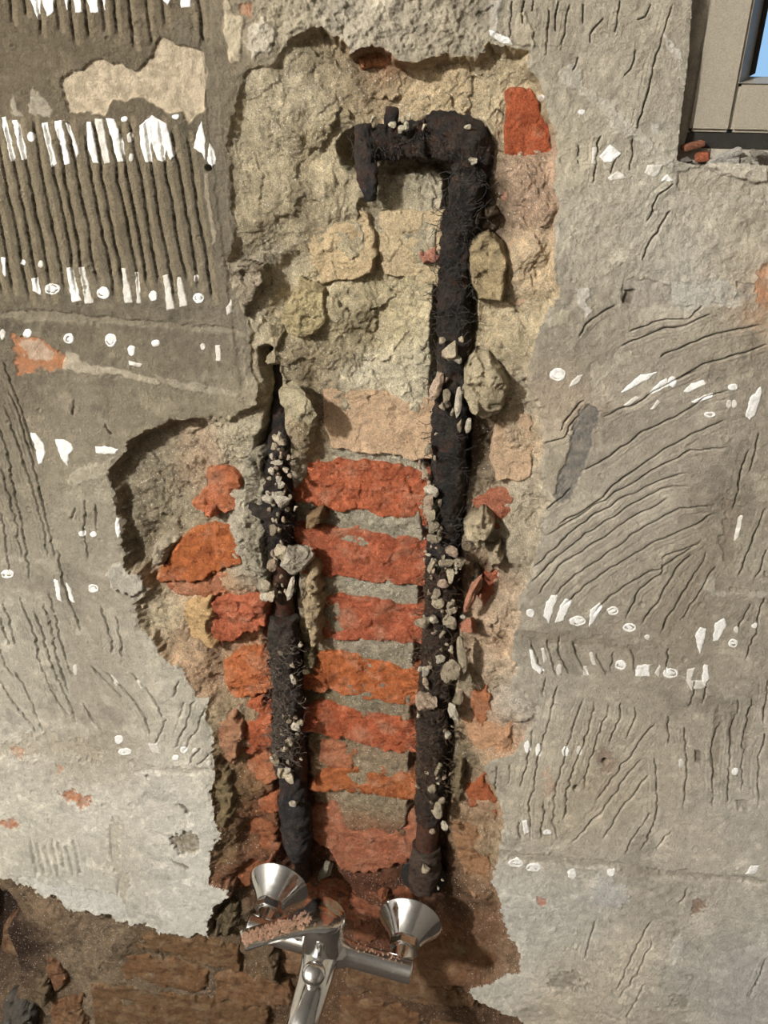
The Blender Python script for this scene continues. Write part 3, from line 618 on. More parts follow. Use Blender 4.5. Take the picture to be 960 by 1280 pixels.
RED = (186, 84, 50); ORG = (196, 98, 48)
BRICKS = [  # outline, depth mm, colour, material, tilt, roughness
 # courses between the pipes
 ([(403,489),(412,485),(540,497),(560,500),(560,577),(500,573),(440,566),(414,560),(404,532)], -18, (200,170,138), 'tan_brick', (0,-1), .7),
 ([(352,570),(385,572),(460,578),(535,588),(560,590),(560,663),(536,660),(500,652),(450,640),(425,640),(395,634),(352,626)], -21, (196,92,58), 'brick', (1,-2), 1.1),
 ([(365,655),(400,660),(440,660),(500,672),(538,675),(556,678),(554,738),(536,735),(480,730),(425,722),(400,722),(370,716)], -22, (182,84,56), 'brick', (0,1), .9),
 ([(396,744),(430,744),(480,752),(532,758),(552,762),(548,812),(530,808),(490,803),(440,801),(398,800)], -22, (184,84,56), 'brick', (0,0), .9),
 ([(380,822),(410,815),(450,820),(480,830),(528,838),(545,842),(540,890),(525,885),(470,878),(425,868),(374,862)], -22, (200,100,48), 'brick', (0,-1), 1.1),
 ([(374,888),(400,879),(450,888),(490,895),(524,905),(540,908),(536,948),(520,945),(480,940),(450,930),(420,925),(374,912)], -22, (188,82,48), 'brick', (0,0), 1),
 ([(400,930),(420,930),(446,938),(440,962),(415,962),(398,950)], -25, (184,112,80), 'brick', (0,0), .8),
 ([(383,988),(408,966),(450,960),(480,958),(522,970),(536,974),(534,1006),(520,1003),(470,995),(420,990)], -24, (178,92,44), 'brick', (0,2), 1),
 ([(385,1012),(420,1004),(480,1009),(518,1015),(534,1020),(530,1064),(505,1080),(455,1092),(426,1086),(410,1062),(385,1045)], -30, (172,100,74), 'brick', (0,2), .8),
 ([(330,1100),(380,1100),(400,1112),(396,1160),(340,1165)], -46, (126,70,46), 'brick', (0,0), 1),
 ([(395,1098),(440,1100),(500,1096),(520,1110),(505,1150),(430,1150),(400,1135)], -44, (132,70,46), 'brick', (0,2), 1),
 ([(440,1150),(470,1155),(476,1175),(440,1178)], -36, (156,88,62), 'brick', (0,2), .8),
 # pale bricks above
 ([(380,282),(402,270),(425,264),(458,264),(470,300),(466,342),(430,352),(403,356),(386,322)], -15, (192,170,134), 'tan_brick', (3,2), 1),
 ([(472,264),(520,262),(556,264),(556,362),(520,352),(478,342),(470,300)], -19, (192,172,138), 'tan_brick', (0,1), .8),
 ([(352,395),(372,352),(400,362),(408,400),(385,424),(358,420)], -3, (178,162,124), 'stone', (0,0), 1.5),
 ([(440,62),(478,60),(512,76),(512,84),(452,86)], -20, (182,128,92), 'tan_brick', (0,2), 1),
 ([(556,72),(596,78),(590,100),(572,122),(562,104)], -24, (182,120,82), 'tan_brick', (0,1), 1),
 # pocket on the left
 ([(256,590),(272,584),(290,586),(300,602),(306,634),(288,642),(246,640),(236,632),(256,612)], -9, (200,110,70), 'brick', (1,-3), 1.2),
 ([(194,724),(212,692),(234,666),(265,655),(299,657),(302,702),(288,708),(240,728),(202,729)], -9, (184,92,42), 'brick', (2,3), .9),
 ([(205,731),(245,728),(295,708),(306,712),(306,738),(262,746),(222,748)], -11, (190,120,86), 'brick', (0,0), 1),
 ([(264,752),(285,745),(332,747),(334,782),(318,790),(302,795),(290,806),(268,807),(260,788),(266,768)], -8, (190,92,62), 'brick', (2,-2), 1.5),
 ([(228,756),(262,748),(266,774),(257,790),(270,806),(262,809),(241,798),(230,780)], -5, (190,158,114), 'tan_brick', (2,0), 1),
 ([(276,830),(300,816),(337,820),(342,862),(312,872),(286,872)], -11, (200,104,54), 'brick', (3,0), 1.3),
 ([(288,882),(330,872),(347,910),(342,936),(312,946),(300,936),(306,905)], -10, (190,88,52), 'brick', (2,0), 1.4),
 ([(306,950),(345,940),(350,972),(330,982),(308,975)], -18, (186,114,76), 'brick', (2,0), 1),
 ([(318,1000),(350,992),(352,1015),(326,1020)], -22, (160,82,48), 'brick', (2,0), 1),
 ([(286,1062),(308,1024),(345,1022),(350,1062),(332,1092),(302,1110),(284,1112)], -26, (134,74,44), 'brick', (3,2), 1.4),
 ([(270,905),(292,892),(302,910),(298,940),(288,962),(276,950)], -3, (170,128,98), 'brick', (3,0), 1.6),
 # right of the pipes
 ([(630,113),(650,107),(668,110),(673,130),(688,160),(693,200),(691,221),(660,223),(636,222),(628,200),(632,160)], -11, (182,76,42), 'brick', (-1,2), .8),
 ([(636,228),(690,227),(690,254),(668,266),(640,262),(626,247)], -12, (182,140,116), 'tan_brick', (-1,0), 1),
 ([(634,302),(668,290),(680,308),(679,382),(634,386),(630,332)], -10, (192,164,134), 'tan_brick', (2,0), .7),
 ([(592,300),(610,294),(628,305),(632,340),(627,378),(600,375),(588,350),(587,312)], 4, (168,150,116), 'stone', (0,0), 1.0),
 ([(622,522),(662,515),(670,560),(658,602),(620,602),(612,570)], -10, (192,164,134), 'tan_brick', (2,0), .7),
 ([(588,626),(620,610),(641,614),(642,656),(622,662),(600,646)], -15, (182,104,80), 'brick', (1,0), .8),
 ([(604,716),(628,711),(634,740),(626,766),(608,767),(599,750)], -17, (180,94,68), 'brick', (-2,0), .7),
 ([(588,866),(610,858),(617,890),(602,908),(588,892)], -9, (196,124,82), 'brick', (2,0), .7),
 ([(572,890),(600,905),(640,900),(642,936),(612,954),(590,934)], -8, (192,150,116), 'tan_brick', (4,0), 1),
 ([(580,986),(605,977),(624,1000),(618,1026),(600,1006),(586,1012)], -10, (174,86,48), 'brick', (3,0), .8),
 ([(560,1030),(586,1022),(612,1050),(614,1100),(592,1122),(574,1082)], -14, (148,112,82), 'tan_brick', (6,0), 1.4),
 ([(516,1196),(570,1180),(604,1172),(640,1192),(646,1210),(600,1226),(560,1238),(522,1232)], -20, (142,96,66), 'brick', (2,2), .8),
 # bottom courses
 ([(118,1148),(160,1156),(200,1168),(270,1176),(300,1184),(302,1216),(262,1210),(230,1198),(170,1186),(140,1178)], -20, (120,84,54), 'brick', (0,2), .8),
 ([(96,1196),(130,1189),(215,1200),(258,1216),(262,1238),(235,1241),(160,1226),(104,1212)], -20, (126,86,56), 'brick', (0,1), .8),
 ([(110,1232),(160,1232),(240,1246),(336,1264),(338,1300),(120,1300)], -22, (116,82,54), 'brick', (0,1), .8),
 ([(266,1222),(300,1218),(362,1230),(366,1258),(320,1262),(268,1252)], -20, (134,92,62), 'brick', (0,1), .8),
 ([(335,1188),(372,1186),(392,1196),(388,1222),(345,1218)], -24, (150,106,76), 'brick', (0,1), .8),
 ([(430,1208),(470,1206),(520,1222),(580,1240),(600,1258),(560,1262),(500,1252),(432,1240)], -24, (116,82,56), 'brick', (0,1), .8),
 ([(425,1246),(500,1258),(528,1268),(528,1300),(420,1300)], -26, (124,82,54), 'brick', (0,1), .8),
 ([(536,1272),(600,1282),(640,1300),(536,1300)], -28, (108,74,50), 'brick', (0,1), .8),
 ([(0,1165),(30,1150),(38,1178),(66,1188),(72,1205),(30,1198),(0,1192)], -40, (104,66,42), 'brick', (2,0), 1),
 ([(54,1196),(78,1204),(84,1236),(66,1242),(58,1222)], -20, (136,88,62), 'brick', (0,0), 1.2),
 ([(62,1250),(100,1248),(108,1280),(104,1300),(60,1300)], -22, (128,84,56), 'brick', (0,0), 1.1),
]
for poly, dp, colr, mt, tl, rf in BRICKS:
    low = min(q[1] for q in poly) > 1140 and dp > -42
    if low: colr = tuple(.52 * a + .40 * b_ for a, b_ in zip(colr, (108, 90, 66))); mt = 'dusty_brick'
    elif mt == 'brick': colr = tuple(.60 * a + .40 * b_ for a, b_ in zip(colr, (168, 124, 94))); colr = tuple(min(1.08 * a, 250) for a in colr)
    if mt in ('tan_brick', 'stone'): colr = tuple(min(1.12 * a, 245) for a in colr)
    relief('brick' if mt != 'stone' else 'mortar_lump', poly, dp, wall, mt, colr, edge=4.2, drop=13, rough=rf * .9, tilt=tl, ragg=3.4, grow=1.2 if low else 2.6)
# rounder stones and mortar lumps bedded in the wall
for poly, dp, colr, nm, dm in [
 ([(186,692),(198,676),(218,675),(213,695),(198,712),(188,706)], -6, (196,182,156), 'stone', 5), ([(252,640),(262,633),(271,639),(268,648),(256,648)], -1, (206,126,90), 'brick_nub', 5),
 ([(520,312),(530,305),(548,308),(554,320),(546,330),(528,332)], -16, (200,140,116), 'stone', 5), ([(582,452),(596,441),(612,444),(632,470),(636,492),(624,520),(600,524),(584,515),(578,480)], 7, (198,182,150), 'mortar_lump', 8),
 ([(610,500),(632,488),(644,498),(640,512),(624,520)], -2, (164,148,118), 'mortar_lump', 5), ([(428,128),(444,138),(440,150),(426,146)], -12, (190,172,138), 'stone', 4),
 ([(284,332),(300,328),(330,332),(334,352),(318,378),(306,400),(296,380),(288,352)], 3, (176,162,138), 'mortar_lump', 5), ([(586,650),(604,642),(618,655),(612,676),(592,682),(580,670)], 8, (204,186,154), 'mortar_lump', 6),
 ([(608,688),(626,680),(630,700),(612,712)], 2, (184,166,138), 'mortar_lump', 4), ([(600,258),(622,252),(626,270),(610,278)], -10, (96,82,66), 'mortar_lump', 4),
 ([(590,720),(600,700),(604,736),(592,750)], -8, (110,96,78), 'mortar_lump', 4), ([(568,868),(578,872),(574,905),(566,900)], -4, (168,152,126), 'mortar_lump', 4),
 ([(562,960),(580,950),(584,990),(572,1006),(560,990)], -10, (136,120,92), 'mortar_lump', 6), ([(380,650),(398,640),(404,652),(392,664),(378,664)], -6, (150,124,92), 'mortar_lump', 4),
 ([(382,700),(398,706),(402,750),(400,806),(388,812),(378,760)], -8, (190,168,134), 'mortar_lump', 6), ([(376,812),(396,810),(392,845),(374,850)], -14, (120,106,80), 'mortar_lump', 4),
 ([(304,556),(330,560),(334,640),(332,700),(340,745),(324,752),(306,700),(302,640)], -5, (172,162,140), 'mortar_lump', 3), ([(0,1260),(30,1252),(44,1268),(40,1300),(0,1300)], -18, (92,86,78), 'stone', 8),
 ([(340,1182),(346,1200),(352,1240),(338,1232),(330,1200)], -12, (112,94,72), 'mortar_lump', 4), ([(268,1140),(292,1130),(300,1150),(285,1172),(266,1165)], -14, (112,98,74), 'mortar_lump', 6),
 ([(262,960),(280,950),(296,990),(286,1050),(272,1040)], -6, (134,116,86), 'mortar_lump', 4), ([(40,1232),(58,1228),(62,1250),(44,1262)], -14, (112,96,74), 'mortar_lump', 6),
 ([(180,1120),(196,1124),(190,1132)], 0, (196,190,178), 'mortar_lump', 0)]:
    relief(nm, poly, dp, wall, 'stone' if nm != 'brick_nub' else 'brick', colr, edge=4.5, drop=11, rough=1.9, ragg=4.5, dome=dm, back=20)

# --- white flakes of adhesive and tile backing on the plaster
def flake(poly, color, lift=1.3, ragg=1.0, name='white_flake', ring=False):
    _seed[0] += 11; sd = _seed[0]
    p = np.array(poly, float); st = .8
    u = np.arange(p[:, 0].min() - 2, p[:, 0].max() + 2, st); v = np.arange(p[:, 1].min() - 2, p[:, 1].max() + 2, st)
    A, B = np.meshgrid(u, v); X, Z = wall_xz(A, B, 0.0); mx, mz = X * 1000, Z * 1000
    s = sdf_poly(A + ragg * n2(mx / 5, mz / 5, sd), B + ragg * n2(mx / 5, mz / 5, sd + 1), p)
    s = s - 1.0
    h0 = sample_h(A, B)
    k = np.ones((3, 3)) / 9
    hs = h0.copy()
    for _ in range(3):
        q = np.pad(hs, 1, mode='edge'); hs = sum(q[a:a + hs.shape[0], c:c + hs.shape[1]] for a in range(3) for c in range(3)) / 9
    h = np.maximum(hs, h0) * .75 + h0 * .25 + lift * sstep(.4, -1.2, s) - .7 + .3 * fbm(mx, mz, 5, sd + 2, 3)
    if ring: h = h - 1.2 * np.exp(-((s + 3.4 + 1.2 * n2(mx / 4, mz / 4, sd + 5)) / .8) ** 2) * sstep(-.25, .3, n2(mx / 6, mz / 6, sd + 4))
    m = s < .8; fm = m[:-1, :-1] & m[1:, :-1] & m[:-1, 1:] & m[1:, 1:]
    if fm.sum() < 3: return
    me = grid_mesh(name, X, -h / 1000, Z, fm, None, skirt=-(float(h.min()) - 2) / 1000)
    finish(bpy.data.objects.new(name, me), plaster, 'white_glaze', color)
WHT = (232, 229, 222); DULL = (204, 198, 186)
FL = """3,147 8,146 21,198 15,201|17,151 23,150 35,190 35,198 29,200|54,154 60,153 72,205 66,208|69,152 77,151 89,205 82,206|83,154 88,158 100,192 97,196|109,153 114,153 124,203 117,204 110,180|119,149 128,149 138,203 131,204|133,148 142,149 155,180 155,202 147,202
175,158 190,145 208,155 218,195 213,200 208,185 205,202 198,200 188,170 191,202 183,202 177,185|252,152 256,170 257,200 253,192 242,185 246,168|262,180 268,190 269,205 263,212 260,200|38,0 52,0 49,25|54,0 67,0 68,15 60,20|82,0 86,0 85,13|93,0 101,0 103,15 96,16|110,0 122,0 123,15 114,16|129,0 132,0 132,12|205,0 214,0 210,6|226,0 239,0 239,9 227,9
41,348 47,348 53,368 43,363|85,335 90,334 102,375 91,377|100,334 106,334 117,378 108,379|152,336 157,336 166,378 156,379|169,341 172,341 176,378 172,378|204,345 210,344 218,386 209,387|221,347 226,347 234,382 225,383|3,322 8,322 8,345 5,340|283,385 288,375 290,390 284,394|162,451 178,455 176,458 163,456|270,432 275,432 276,450 271,450
39,541 45,542 53,552 57,566 53,578 48,580 46,562|70,550 80,549 90,555 92,562 86,568 85,582 80,576 75,566|120,558 132,558 147,562 144,567 122,566|145,648 150,648 152,666 148,672 145,662|68,724 73,725 77,752 72,748|83,728 88,735 93,753 88,750
137,845 141,846 149,857 145,858|171,852 175,853 179,861 175,861|750,195 763,181 776,192 766,202 755,203|806,216 810,206 828,207 819,222|826,226 834,218 842,226|741,185 746,184 745,204 740,204|760,222 772,214 784,222 764,226
710,484 722,470 728,469 724,478|776,490 800,469 821,465 810,473 785,487|810,492 826,476 833,473 835,481 816,491|854,489 864,480 879,475 882,479 860,490|779,506 794,495 799,497 785,507|813,511 822,500 825,503 816,511|865,502 880,494 891,491 890,496 870,503|932,520 938,497 951,484 952,492 943,519 937,524
680,769 683,753 690,744 697,744 693,756 686,778|694,778 701,756 707,748 714,751 704,775|737,784 738,762 749,753 753,758 743,775|869,794 875,784 882,786 880,800 874,816|891,800 894,778 905,772 908,780 897,800|918,675 924,647 928,645 924,668|677,811 680,811 684,824 680,827|662,812 666,814 670,830 680,838 676,842 666,836|737,816 741,816 745,831 740,830|729,834 733,834 736,844 730,844|794,845 797,832 806,830 812,831 811,844|819,841 824,831 826,833 823,845|857,850 860,837 868,834 864,850|877,850 880,830 884,831 886,847 883,858|858,850 885,850 880,858 865,862
932,1092 940,1082 950,1082 944,1092|185,930 195,930 201,942 190,940|653,1025 658,1024 661,1038 656,1042|612,38 622,42 636,48 640,55 626,53 614,45"""
for ln in FL.replace('\n', '|').split('|'):
    flake([tuple(map(float, q.split(','))) for q in ln.split()], WHT if random.Random(len(ln) * 7).random() < .93 else DULL)
def oval(x, y, rx, ry, n=12): return [(x + rx * math.cos(2 * math.pi * k / n), y + ry * math.sin(2 * math.pi * k / n)) for k in range(n)]
for x, y, rx, ry in [(40,171,4,6),(156,149,4,3),(163,172,3,6),(165,197,3,5),(220,146,4,3),(67,361,9,7),(130,366,8,7),(191,370,5,6),(248,373,7,6),(245,348,3,4),(30,328,4,3),(52,330,3,4),(35,417,5,6),(87,423,6,6),(139,425,7,8),(165,438,4,6),(195,429,5,4),(4,418,3,6),(254,433,3,4),
 (103,667,4,3),(117,668,4,3),(10,717,8,5),(117,735,6,5),(94,838,2.5,7),(148,925,5,5),(156,940,8,4),(230,937,4,4),(220,947,4,3),(244,938,3,3),(262,953,3,3),(697,468,10,8),(840,477,5,6),(916,484,6,4),(887,518,7,3),(911,505,3,5),(918,505,3,5),(722,776,10,6),(766,763,7,5),(787,784,8,5),(663,766,5,5),
 (809,796,3,2.5),(916,803,6,5),(920,786,3,4),(943,781,4,3),(776,831,7,6),(838,841,9,6),(699,837,3,7),(659,934,3.5,7),(673,938,3.5,8),(707,939,4,6),(724,938,3,6),(684,1039,5,3),(851,953,3,6),(919,964,4,4),(645,1078,9,5),(667,1084,9,5),(715,1092,5,6),(764,1090,5,4),(727,140,4,3),(677,122,3,4)]:
    flake(oval(x, y, rx, ry), WHT if rx > 3 else DULL, ring=rx >= 6)

# ------------------------------------------------------------------ the rest of the room (out of frame): light bounces off it, chrome mirrors it
def box_mesh(name, lo, hi, bevel=0.0, seg=2):
    bm = bmesh.new(); bmesh.ops.create_cube(bm, size=1)
    for v in bm.verts: v.co = Vector([lo[i] + (v.co[i] + .5) * (hi[i] - lo[i]) for i in range(3)])
    if bevel: bmesh.ops.bevel(bm, geom=bm.edges[:], offset=bevel, segments=seg, affect='EDGES', profile=.6)
    me = bpy.data.meshes.new(name); bm.to_mesh(me); bm.free()
    return me
RX0, RX1, RY, RZ0, RZ1 = -2.6, 1.5, -3.0, -1.62, 1.35
for nm, lo_, hi_, mt in (('floor', (RX0, RY, RZ0 - .05), (RX1, .2, RZ0), 'room_floor'), ('ceiling', (RX0, RY, RZ1), (RX1, .2, RZ1 + .05), 'room_paint'),
                         ('wall_left', (RX0 - .05, RY, RZ0), (RX0, .2, RZ1), 'room_paint'), ('wall_right', (RX1, RY, RZ0), (RX1 + .05, .2, RZ1), 'room_render'),
                         ('wall_front', (RX0, RY - .05, RZ0), (RX1, RY, RZ1), 'room_render')):
    tag(finish(bpy.data.objects.new(nm, box_mesh(nm, lo_, hi_)), None, mt), kind='structure')
# masonry core behind the relief, open at the window
wx = float(wall_xz(855, 110, 0)[0]); wz = float(wall_xz(900, 204, 0)[1])
WX1, WZ1 = wx + .75, .98
for lo_, hi_ in (((RX0, .13, RZ0), (wx - .004, .20, RZ1)), ((WX1, .002, RZ0), (RX1, .20, RZ1)), ((wx - .004, .13, RZ0), (WX1, .20, wz - .05)), ((wx - .004, .002, WZ1), (WX1, .20, RZ1))):
    finish(bpy.data.objects.new('masonry_core', box_mesh('masonry_core', lo_, hi_)), wall, 'room_floor')

# ------------------------------------------------------------------ window
win1 = tag(empty('window_1', (wx, .06, wz)), 'painted window frame with pale blue pane above the rubble-strewn sill', kind='structure')
def wpart(name, me, mat, parent=win1):
    o = finish(bpy.data.objects.new(name, me), None, mat); o.parent = parent
    o.matrix_parent_inverse = parent.matrix_world.inverted() if parent.type != 'EMPTY' else Matrix.Translation(-Vector(parent.location))
    return o
yS = .012                                                   # face of the sash
sx, sz = [float(q) for q in wall_xz(862, 164, -yS)]         # lower left corner of the sash
gx, gz = [float(q) for q in wall_xz(947, 92, -yS)]          # lower left corner of the pane
bx_, _ = [float(q) for q in wall_xz(924, 104, -yS)]         # inner edge of the flat stile
def prism(name, pts, y0, y1, bevel=.0015):
    bm = bmesh.new()
    a = [bm.verts.new((x, y0, z)) for x, z in pts]; c = [bm.verts.new((x, y1, z)) for x, z in pts]
    n = len(pts)
    bm.faces.new(a); bm.faces.new(c[::-1])
    for k in range(n): bm.faces.new((a[k], c[k], c[(k + 1) % n], a[(k + 1) % n]))
    bmesh.ops.recalc_face_normals(bm, faces=bm.faces)
    if bevel: bmesh.ops.bevel(bm, geom=bm.edges[:], offset=bevel, segments=2, affect='EDGES')
    me = bpy.data.meshes.new(name); bm.to_mesh(me); bm.free(); return me
sl2 = .012                                                   # the jamb leans a touch, as the reveal does
wpart('outer_frame', prism('outer_frame', [(wx - .02, wz - .03), (WX1, wz - .03), (WX1, sz - .001), (sx, sz - .001), (sx - .001, WZ1), (wx - .02, WZ1)], yS + .004, yS + .07), 'frame_reveal')
wpart('seal', prism('seal', [(sx - .002, sz - .011), (WX1, sz - .011), (WX1, sz - .0005), (sx, sz - .0005)], yS + .0032, yS + .05, 0), 'black_seal')
wpart('stile', prism('stile', [(sx, sz), (bx_, sz), (bx_, WZ1), (sx, WZ1)], yS, yS + .05, .002), 'window_paint')
wpart('rail', prism('rail', [(bx_ + .0006, sz), (WX1, sz), (WX1, float(wall_xz(924, 104, -yS)[1])), (bx_ + .0006, float(wall_xz(924, 104, -yS)[1]))], yS + .0004, yS + .05, .002), 'window_paint')
bzt = float(wall_xz(924, 104, -yS)[1])
def quadmesh(name, pts):
    me = bpy.data.meshes.new(name); me.from_pydata(pts, [], [tuple(range(len(pts)))]); me.update(); return me
def bead(name, pts):                                         # sloping glazing bead, a solid wedge
    me = bpy.data.meshes.new(name)
    n = len(pts); back = [(x, yS + .05, z) for x, y, z in pts]
    f = [tuple(range(n)), tuple(range(2 * n - 1, n - 1, -1))] + [(k, (k + 1) % n, n + (k + 1) % n, n + k) for k in range(n)]
    me.from_pydata(pts + back, [], f); me.update(); return me
gb = .022
wpart('glazing_bead', bead('glazing_bead', [(bx_, yS + .001, WZ1), (bx_, yS + .001, bzt), (gx, yS + gb, gz), (gx, yS + gb, WZ1)]), 'window_paint')
wpart('glazing_bead', bead('glazing_bead', [(bx_, yS + .001, bzt), (WX1, yS + .001, bzt), (WX1, yS + gb, gz), (gx, yS + gb, gz)]), 'window_paint')
wpart('gasket', prism('gasket', [(gx, gz), (gx + .0035, gz + .002), (gx + .0035, WZ1), (gx, WZ1)], yS + gb - .001, yS + gb + .004, 0), 'black_seal')
wpart('pane', prism('pane', [(gx - .004, gz - .004), (WX1, gz - .004), (WX1, WZ1), (gx - .004, WZ1)], yS + gb + .002, yS + gb + .006, 0), 'glass')
# plastered reveal and sill under it
n_ = 60
su = np.linspace(wx - .010, WX1, 90); sy = np.linspace(.001, yS + .03, 40)
SA, SB = np.meshgrid(su, sy)
hz = wz + .0015 * fbm(SA * 1000, SB * 1000, 18, 301, 4) + .0012 * facets(SA * 1000, SB * 1000, 9, 303, 1.3) + .003 * sstep(0, .02, SB) - .0025
me = raw_mesh('sill', np.stack([SA.ravel(), SB.ravel(), hz.ravel()], -1),
              np.stack([np.arange(89 * 39) // 89 * 90 + np.arange(89 * 39) % 89 + k for k in (0, 1, 91, 90)], -1), np.tile(lin((150, 142, 128)), (90 * 40, 1)))
finish(bpy.data.objects.new('sill', me), plaster, 'plaster')
finish(bpy.data.objects.new('reveal', box_mesh('reveal', (wx - .02, .004, wz - .02), (wx - .001, .13, WZ1), .001)), plaster, 'frame_reveal')

# ------------------------------------------------------------------ loose and stuck rubble
def rock_mesh(seed, sharp=.45, sub=4):
    bm = bmesh.new(); bmesh.ops.create_icosphere(bm, subdivisions=sub, radius=1)
    rr = random.Random(seed)
    planes = [(Vector((rr.gauss(0, 1), rr.gauss(0, 1), rr.gauss(0, 1))).normalized(), rr.uniform(.35, .75)) for _ in range(12)]
    co = np.array([v.co[:] for v in bm.verts])
    for nrm, dd in planes:                                   # broken flats
        q = co @ np.array(nrm); ex = np.clip(q - dd, 0, None)
        co = co - ex[:, None] * np.array(nrm) * (.5 + sharp)
    co = co * (1.15 + .20 * fbm3(co, .45, seed, 4, .6)[:, None])
    for v, c in zip(bm.verts, co): v.co = c
    me = bpy.data.meshes.new('rock'); bm.to_mesh(me); bm.free()
    for p in me.polygons: p.use_smooth = False
    return me
ROCKS = [rock_mesh(40 + k) for k in range(8)]; CRUMBS = [rock_mesh(80 + k, .5, 3) for k in range(8)]
for k, m_ in enumerate(ROCKS + CRUMBS): m_.materials.append(MATS['stone'])
def mm_px(px, py, d=0.0):
    a = P3(px, py, d); c = P3(px + 1, py, d); return (c - a).length
rk = random.Random(11)
def rock(name, px, py, d, w, h, color, parent=None, deep=None, mesh=None, spin=None, big=True):
    """w,h: size in the photograph (pixels); d: metres in front of the wall face"""
    src = mesh if mesh is not None else rk.choice(ROCKS if big else CRUMBS)
    if not src.materials: src.materials.append(MATS['stone'])
    o = bpy.data.objects.new(name, src); COL.objects.link(o)
    s_ = mm_px(px, py, d)
    o.location = P3(px, py, d)
    hh = h * s_ * 1.12
    o.scale = (w * s_ / 1.75, (deep * s_ if deep else min(w, h) * s_) / 1.75, hh / 1.75)
    o.rotation_euler = (rk.uniform(-.2, .2), spin if spin is not None else rk.uniform(-.3, .3), rk.uniform(-.3, .3))
    o.color = tuple(lin(color)) + (1,)
    if parent is not None: o.parent = parent
    return o

# ------------------------------------------------------------------ pipes
def tube(name, path, mat, color, parent, seg=44, stepmm=1.6, amp=(1.5, .9), sc_=(16, 5), seed=0, flat=1.0, caps=True, smooth=True, twist=False):
    """path: (x,y,z,r) in metres, radius too; swept, displaced tube"""
    P = np.array(path, float)
    L = np.concatenate([[0], np.cumsum(np.linalg.norm(np.diff(P[:, :3], axis=0), axis=1))])
    n = max(int(L[-1] * 1000 / stepmm), 4); t = np.linspace(0, L[-1], n)
    # smoothed centre line
    C = np.stack([np.interp(t, L, P[:, k]) for k in range(4)], -1)
    kz = max(int(6 / stepmm), 1)
    for _ in range(2):
        pad = np.pad(C, ((kz, kz), (0, 0)), mode='edge')
        Cs = sum(pad[k:k + n] for k in range(2 * kz + 1)) / (2 * kz + 1); Cs[0] = C[0]; Cs[-1] = C[-1]; C = Cs
    T = np.gradient(C[:, :3], axis=0); T /= np.linalg.norm(T, axis=1)[:, None]
    ref = np.array([0, 1.0, 0.02]); N = np.cross(T, ref); N /= np.linalg.norm(N, axis=1)[:, None]; B = np.cross(T, N)
    a = np.linspace(0, 2 * math.pi, seg, endpoint=False)
    dirs = N[:, None] * np.cos(a)[None, :, None] + flat * B[:, None] * np.sin(a)[None, :, None]
    base = C[:, None, :3] + dirs * C[:, None, 3:4]
    if amp[0]:
        q = base.reshape(-1, 3) * 1000
        dsp = amp[0] * fbm3(q, sc_[0], seed, 3) + amp[1] * fbm3(q, sc_[1], seed + 50, 3) + .6 * amp[1] * fbm3(q, 2.4, seed + 90, 2)
        base = base + dirs * (dsp.reshape(n, seg, 1) / 1000)
    co = base.reshape(-1, 3)
    i = np.arange(n - 1)[:, None]; j = np.arange(seg)[None]
    qd = np.stack([i * seg + j, i * seg + (j + 1) % seg, (i + 1) * seg + (j + 1) % seg, (i + 1) * seg + j], -1).reshape(-1, 4)
    me = raw_mesh(name, co, qd, None, smooth)
    if caps:
        bm = bmesh.new(); bm.from_mesh(me); bm.verts.ensure_lookup_table()
        bm.faces.new([bm.verts[k] for k in range(seg)]); bm.faces.new([bm.verts[(n - 1) * seg + k] for k in range(seg)][::-1])
        bmesh.ops.recalc_face_normals(bm, faces=bm.faces); bm.to_mesh(me); bm.free()
    return finish(bpy.data.objects.new(name, me), parent, mat, color)
def pp(rows):
    return [tuple(P3(x, y, d / 1000)) + (w * .5 * mm_px(x, y, d / 1000),) for x, y, d, w in rows]

pipeR = tag(empty('water_pipe', (0, 0, 0)), 'black lagged pipe on the right with elbow and short crosspiece at its top', 'pipe')
pipeL = tag(empty('water_pipe', (0, 0, 0)), 'crusted dark pipe on the left running down to the tap', 'pipe')
pipeR.location = P3(530, 1110, -.02); pipeL.location = P3(372, 1090, -.02)
def keep(o, par):
    o.parent = par
    o.matrix_parent_inverse = Matrix.Translation(-Vector(par.location)); return o
kp = lambda o, par: keep(o, par)
BLK = (42, 38, 35); BRN = (50, 37, 28)
o = tube('lagging', pp([(588,205,-14,44),(582,240,-14,44),(574,280,-15,42),(570,330,-15,42),(567,380,-15,40),(566,430,-15,40),(565,480,-15,40),(562,540,-15,44),(560,600,-15,46),(556,650,-15,42),(553,700,-16,38)]), 'pipe_lagging', BLK, None, amp=(2.2, 1.3), seed=5); kp(o, pipeR); lagR = o
o = tube('fibre_lagging', pp([(553,695,-16,38),(550,750,-16,38),(546,800,-16,36),(544,850,-16,38),(541,900,-16,38),(539,950,-16,38),(538,990,-16,36),(536,1022,-17,32)]), 'pipe_lagging', BRN, None, amp=(2.4, 1.6), seed=9); kp(o, pipeR); fibR = o
o = tube('bare_pipe', pp([(536,1015,-18,28),(534,1045,-18,27),(532,1062,-18,27)]), 'rust', None, None, amp=(.4, .4), seed=3); kp(o, pipeR)
o = tube('coupling', pp([(533,1056,-18,34),(531,1080,-17,38),(529,1096,-15,36),(527,1112,-10,30)]), 'pipe_lagging', (84,68,56), None, amp=(1.6, 1.1), seed=4); kp(o, pipeR)
o = tube('flange', [tuple(P3(530, 1092, -.034)) + (.029,), tuple(P3(530, 1092, -.034) + Vector((0, -.006, 0))) + (.029,)], 'black_seal', None, None, amp=(0, 0)); kp(o, pipeR)
o = tube('elbow', pp([(520,178,-14,42),(545,172,-13,50),(570,172,-12,56),(590,185,-12,58),(594,205,-13,52),(588,225,-14,46)]), 'pipe_lagging', (52,44,38), None, amp=(2.8, 1.6), seed=21); kp(o, pipeR); elb = o
